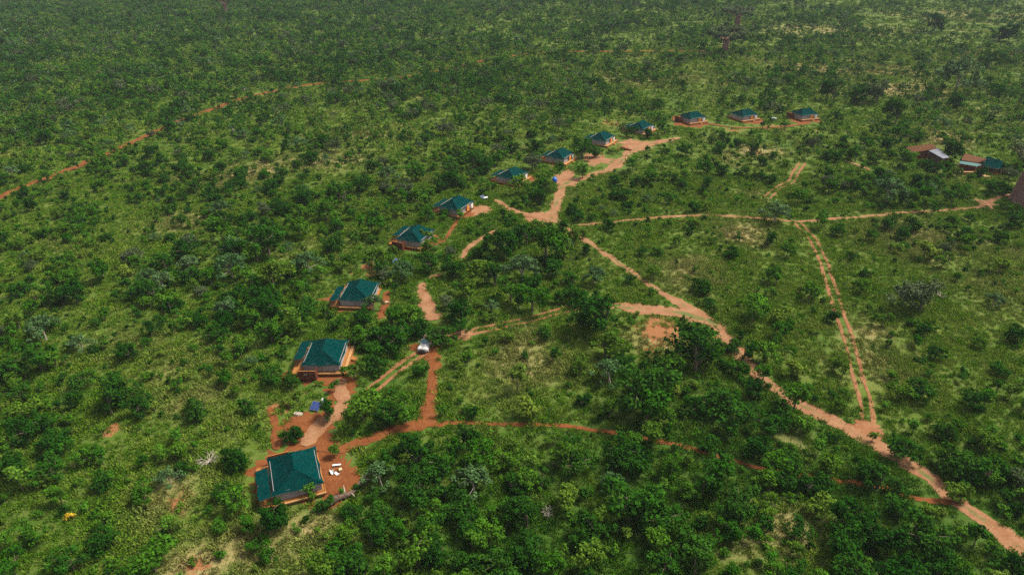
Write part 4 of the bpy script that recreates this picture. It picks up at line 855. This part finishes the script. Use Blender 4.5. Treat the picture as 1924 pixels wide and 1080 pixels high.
# ------------------------------------------------------------ baobabs
def baobab(x, y, rad, H, label, seed, leafy, cw, lsz=.36):
    X, Y = un(x, y); t = thing('baobab_tree', label, 'tree', (X, Y, 0), 0, 'baobab trees'); r = random.Random(seed)
    n = 60; rows = []
    prof = [(0, 1.14), (.04, 1.06), (.12, 1.0), (.3, .97), (.5, .92), (.62, .84), (.70, .66), (.74, .3)]
    for q, f in prof:
        rows.append([(rad * f * (1 + (.08 * math.sin(5 * a + seed) + .06 * math.sin(13 * a + 1)) * (1.3 - q)) * math.cos(a), rad * f * (1 + (.08 * math.sin(5 * a + seed) + .06 * math.sin(13 * a + 1)) * (1.3 - q)) * math.sin(a), q * H * .8 - .1) for a in [2 * math.pi * k / n for k in range(n + 1)]])
    mb = MB().grid(rows); part('trunk', mb, 'bark_baobab', t, smooth=True)
    tips = []
    for k in range(11):
        a = 6.283 * k / 11 + r.uniform(-.2, .2); z = H * .8 * r.uniform(.5, .66); l = cw * r.uniform(.35, .5); b = MB()
        p0 = (math.cos(a) * rad * .45, math.sin(a) * rad * .45, z); p1 = (math.cos(a) * (rad * .5 + l * .5), math.sin(a) * (rad * .5 + l * .5), z + H * .14); p2 = (math.cos(a + .15) * (rad * .4 + l), math.sin(a + .15) * (rad * .4 + l), z + H * r.uniform(.2, .36))
        b.tube([p0, p1, p2], [rad * .18, rad * .08, rad * .02], 7); tips.append(p2)
        for q in (.55, -.5, .2):
            e = (p1[0] + math.cos(a + q) * l * .6, p1[1] + math.sin(a + q) * l * .6, p1[2] + H * r.uniform(.10, .22)); b.tube([p1, e], [rad * .07, rad * .02], 5); tips.append(e)
        part('limb', b, 'bark_baobab', t)
    rg = np.random.default_rng(seed); P = []; N = []
    for c in tips:
        k = leafy; e = rg.normal(size=(k, 3)); e /= np.linalg.norm(e, axis=1)[:, None]; P.append(np.array(c) + e * cw * .13 * np.array([1, 1, .55]) * rg.uniform(.4, 1.2, k)[:, None]); N.append(e + np.array([0, 0, .6]))
    V, Q = leaf_quads(np.concatenate(P), np.concatenate(N), lsz, rg)
    link('crown', leaf_mesh('crown_baobab', V, Q, np.repeat(rg.uniform(.7, 1.3, len(V) // 4), 4), 'leaf_grey'), t)
baobab(1936, 383, 4.6, 18, 'giant baobab with a thick purplish trunk, cut by the frame beside the lodge', 3, 60, 12)
baobab(1362, 97, 1.7, 14, 'distant baobab with a pinkish trunk and a wide grey crown beyond the tents', 5, 130, 17, .6)
baobab(1385, 50, 1.8, 14, 'most distant baobab, grey crowned, just beyond the pink-trunked one', 6, 130, 18, .6)
baobab(424, 22, 1.6, 12, 'lone distant baobab with a pinkish trunk at the top of the dense woodland', 8, 40, 10, .5)

# ------------------------------------------------------------ plants: the largest in view as objects, the rest as one mass
info = []
for i, (X, Y, s, rz, k, v, hand) in enumerate(plants):
    d = KINDS[k]; px, py, dep = proj(X, Y, d['H'] * s * .5); vis = -10 < px < 1934 and -10 < py < 1100
    info.append((d['W'] * s * F_PX / dep, px, py, vis))
def is_shrub(k): return k.startswith('shrub') or k == 'gold'
order = sorted((i for i in range(len(plants)) if info[i][3]), key=lambda i: -(info[i][0] + (1000 if plants[i][6] and False else 0)))
trees = [i for i in order if not is_shrub(plants[i][4])][:300]
shrubs = [i for i in order if is_shrub(plants[i][4])][:300]
LAND = [('the nearest tent', 555, 890), ('the second tent', 606, 665), ('the third tent', 668, 555), ('the fourth tent', 780, 445), ('the fifth tent', 855, 382), ('the safari vehicle', 798, 648), ('the fallen log', 655, 930),
        ('the blue solar panel', 597, 762), ('the scrap heap', 632, 882), ('the bare brown patch', 1240, 625), ('the big grey bush', 1740, 547), ('the track crossroads', 1497, 417), ('the road fork', 1632, 810), ('the yellow bush', 133, 968), ('the pale leafless bush', 395, 868), ('the lodge', 1800, 300), ('the blue barrel tank', 1042, 337), ('the sandy road bend', 1320, 598), ('the junction by the footpath', 1790, 945), ('the sandy junction', 1035, 410), ('the red path bend', 805, 800), ('the reddish bare spot', 210, 808), ('the bare orange road', 130, 318), ('the red footpath gap', 1300, 845), ('the twiggy pink bush', 1030, 963), ('the tan clearing', 1480, 1000), ('the dry bottom clearing', 370, 1060)]
ORD = ['first', 'second', 'third', 'fourth', 'fifth', 'sixth', 'seventh', 'eighth', 'ninth', 'tenth', 'eleventh', 'twelfth', 'thirteenth', 'fourteenth', 'fifteenth', 'sixteenth', 'seventeenth', 'eighteenth', 'nineteenth', 'twentieth']
LOOK = {'dark': 'dark green bushy tree', 'mid': 'mid green leafy tree', 'pale': 'pale grey-green spreading tree', 'fresh': 'slender bright green sapling', 'yellow': 'yellowish green round tree', 'grey': 'grey twiggy wide tree', 'young': 'small dark young tree',
        'shrub': 'low green shrub', 'shrubdark': 'low dark green shrub', 'shrubfresh': 'low bright green shrub', 'gold': 'small golden yellow bush'}
NAME = {'dark': 'bushy_tree', 'mid': 'leafy_tree', 'pale': 'spreading_tree', 'fresh': 'sapling', 'yellow': 'round_tree', 'grey': 'twiggy_tree', 'young': 'young_tree', 'shrub': 'shrub', 'shrubdark': 'shrub', 'shrubfresh': 'shrub', 'gold': 'yellow_bush'}
buckets = {}
for i in trees + shrubs:
    _, px, py, _ = info[i]; dd = [(math.hypot(px - x, (py - y) * 1.3), n, px - x, py - y) for n, x, y in LAND]; q = min(dd)
    dirn = ('to the right of' if q[2] > 0 else 'to the left of') if abs(q[2]) > abs(q[3]) * 1.3 else ('in front of' if q[3] > 0 else 'beyond')
    buckets.setdefault((q[1], dirn, plants[i][4]), []).append((q[0], i))
LABEL = {}
for (ln, dirn, k), L in buckets.items():
    L.sort()
    for r, (_, i) in enumerate(L):
        if len(L) == 1: LABEL[i] = f'{LOOK[k]} {dirn} {ln}'
        else: LABEL[i] = f'{LOOK[k]}, {ORD[min(r, 19)] if r else "closest"} one {dirn} {ln}'
for L in (trees, shrubs):
    for i in L:
        X, Y, s, rz, k, v, hand = plants[i]; cm, tm = PAIRS[k][v]
        t = thing(NAME[k], LABEL[i], 'shrub' if is_shrub(k) else 'tree', (X, Y, 0), rz, 'shrubs between the trees' if is_shrub(k) else 'trees around the camp')
        sz = s * random.uniform(.92, 1.08); t.scale = (s, s, sz)
        link('stem' if is_shrub(k) else 'trunk', tm, t); link('foliage' if is_shrub(k) else 'crown', cm, t)

def point_cloud(name, pts, scale, rz, idx, protos, extra=None, label=None, cat=None):
    """one object: copies of a few plants set on points by geometry nodes"""
    lib = bpy.data.collections.new(name + '_plants')
    for j, me in enumerate(protos):
        o = bpy.data.objects.new('%s_kind_%03d' % (name, j), me); lib.objects.link(o)
    me = bpy.data.meshes.new(name); me.vertices.add(len(pts)); me.vertices.foreach_set('co', np.asarray(pts, np.float32).ravel())
    for nm, ty, vals in [('scl', 'FLOAT_VECTOR', scale), ('rot', 'FLOAT', rz), ('idx', 'INT', idx)] + ([('dry', 'FLOAT', extra)] if extra is not None else []):
        a = me.attributes.new(nm, ty, 'POINT'); a.data.foreach_set('vector' if ty == 'FLOAT_VECTOR' else 'value', np.asarray(vals, np.int32 if ty == 'INT' else np.float32).ravel())
    ng = bpy.data.node_groups.new(name + '_nodes', 'GeometryNodeTree')
    ng.interface.new_socket('Geometry', in_out='INPUT', socket_type='NodeSocketGeometry'); ng.interface.new_socket('Geometry', in_out='OUTPUT', socket_type='NodeSocketGeometry')
    N, L = ng.nodes, ng.links
    gi, go = N.new('NodeGroupInput'), N.new('NodeGroupOutput'); ci = N.new('GeometryNodeCollectionInfo'); ci.inputs[0].default_value = lib; ci.inputs['Separate Children'].default_value = True; ci.inputs['Reset Children'].default_value = True
    ip = N.new('GeometryNodeInstanceOnPoints'); ip.inputs['Pick Instance'].default_value = True
    def na(nm, ty): n = N.new('GeometryNodeInputNamedAttribute'); n.data_type = ty; n.inputs[0].default_value = nm; return n.outputs[0]
    cx = N.new('ShaderNodeCombineXYZ'); L.new(na('rot', 'FLOAT'), cx.inputs[2]); er = N.new('FunctionNodeEulerToRotation'); L.new(cx.outputs[0], er.inputs[0])
    mp = N.new('GeometryNodeMeshToPoints'); mp.inputs['Radius'].default_value = .01
    L.new(gi.outputs[0], mp.inputs[0]); L.new(mp.outputs[0], ip.inputs['Points']); L.new(ci.outputs[0], ip.inputs['Instance']); L.new(na('idx', 'INT'), ip.inputs['Instance Index'])
    L.new(er.outputs[0], ip.inputs['Rotation']); L.new(na('scl', 'FLOAT_VECTOR'), ip.inputs['Scale']); L.new(ip.outputs[0], go.inputs[0])
    o = link(name, me, None, 'stuff'); md = o.modifiers.new('scatter', 'NODES'); md.node_group = ng
    if label: o['label'] = label; o['category'] = cat
    return o
used = set(trees) | set(shrubs)
def mass(name, sel, label, cat):
    protos = []; at = {}
    for k in KINDS:
        for far in (0, 1):
            at[k, far] = len(protos); protos.extend((JOINFAR if far else JOIN)[k])
    rest = [i for i in range(len(plants)) if i not in used and sel(plants[i][4])]
    P = [(plants[i][0], plants[i][1], 0) for i in rest]; S = [(plants[i][2], plants[i][2], plants[i][2] * random.uniform(.85, 1.15)) for i in rest]
    I = [at[plants[i][4], 1 if plants[i][1] > 240 else 0] + plants[i][5] for i in rest]
    point_cloud(name, P, S, [plants[i][3] for i in rest], I, protos, None, label, cat); return len(rest)
n1 = mass('woodland', lambda k: not is_shrub(k), 'dense green bushveld trees spreading to the top of the view', 'woodland')
n2 = mass('undergrowth', is_shrub, 'low green scrub growing between the trees', 'undergrowth')

# ------------------------------------------------------------ grass
def tuft(seed, wide, blades, h, bw):
    r = np.random.default_rng(seed); P = np.zeros((blades, 3)); P[:, :2] = r.normal(0, wide * .3, (blades, 2)); hh = h * r.uniform(.45, 1.2, blades)
    a = r.uniform(0, 6.28, blades); lean = r.uniform(.1, .9, blades) * hh; w = bw * r.uniform(.6, 1.4, blades)
    u = np.stack([np.cos(a), np.sin(a), 0 * a], 1); s = np.stack([-np.sin(a), np.cos(a), 0 * a], 1)
    mid = P + u * (lean * .4)[:, None] + np.array([0, 0, 1.]) * (hh * .6)[:, None]; top = P + u * lean[:, None] + np.array([0, 0, 1.]) * hh[:, None]
    V = np.stack([P, mid + s * w[:, None] * .5, top, mid - s * w[:, None] * .5], 1).reshape(-1, 3)
    return leaf_mesh('tuft', V, np.arange(blades * 4).reshape(-1, 4), np.repeat(r.uniform(.6, 1.4, blades), 4), 'grass')
tufts = [tuft(900 + j, 1.3, 60, .50, .13) for j in range(5)] + [tuft(950 + j, 3.0, 46, .55, .34) for j in range(3)]
def grass(cell, ylo, yhi, pr, i0, ni, s0, s1, keep=.06):
    gx = np.arange(-600, 600, cell); gy = np.arange(ylo, yhi, cell); X, Y = np.meshgrid(gx, gy)
    X = (X + rng.uniform(-.6, .6, X.shape) * cell).ravel(); Y = (Y + rng.uniform(-.6, .6, Y.shape) * cell).ravel()
    px, py, dep = proj(X, Y); ok = (dep > 10) & (px > -60) & (px < 1984) & (py < 1140); X, Y = X[ok], Y[ok]
    ok = rng.random(len(X)) < pr * (.45 + .75 * vnoise(X, Y, 4.)); X, Y = X[ok], Y[ok]
    b = bare(X, Y); ok = b > rng.normal(keep, .2, len(X)); so = blobs(X, Y, SOIL); ok &= rng.random(len(X)) > so * .9
    X, Y = X[ok], Y[ok]; dr = dryness(X, Y); n = len(X); px, py, _ = proj(X, Y)
    lush_shade = np.clip((bil(px, py) - .45) * 1.5, 0, .9) * np.clip((py - 250) / 450, 0, 1) * (1 - dr)  # lush growth and painted shade in one factor, rising towards the view bottom
    s = rng.uniform(s0, s1, n) * (.7 + .6 * vnoise(X + 31, Y, 6.)); S = np.stack([s, s, s * rng.uniform(.6, 1.2, n)], 1)
    return np.stack([X, Y, 0 * X], 1), S, rng.uniform(0, 6.28, n), rng.integers(0, ni, n) + i0, np.clip(dr * .9 + rng.normal(0, .07, n) - lush_shade, -1, 1)
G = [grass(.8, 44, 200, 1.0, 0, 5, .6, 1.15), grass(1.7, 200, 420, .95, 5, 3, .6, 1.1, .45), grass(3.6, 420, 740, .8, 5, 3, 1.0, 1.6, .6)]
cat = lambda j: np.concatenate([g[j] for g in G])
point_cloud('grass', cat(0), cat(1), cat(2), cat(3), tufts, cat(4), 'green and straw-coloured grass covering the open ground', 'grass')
print('PLANTS', len(plants), 'trees', len(trees), 'shrubs', len(shrubs), 'mass', n1, n2, 'grass', len(cat(0)), 'min tree px', info[trees[-1]][0], info[shrubs[-1]][0])

# ------------------------------------------------------------ haze
m, nt = new_mat('haze'); pv = nd(nt, 'ShaderNodeVolumePrincipled'); o = nd(nt, 'ShaderNodeOutputMaterial')
pv.inputs['Color'].default_value = (.82, .91, 1.0, 1); pv.inputs['Density'].default_value = .00007; nt.links.new(pv.outputs[0], o.inputs['Volume'])
hz = MB().box(-9500, 9500, -3500, 9900, -1.5, 78); part('haze', hz, 'haze', None, 'stuff')
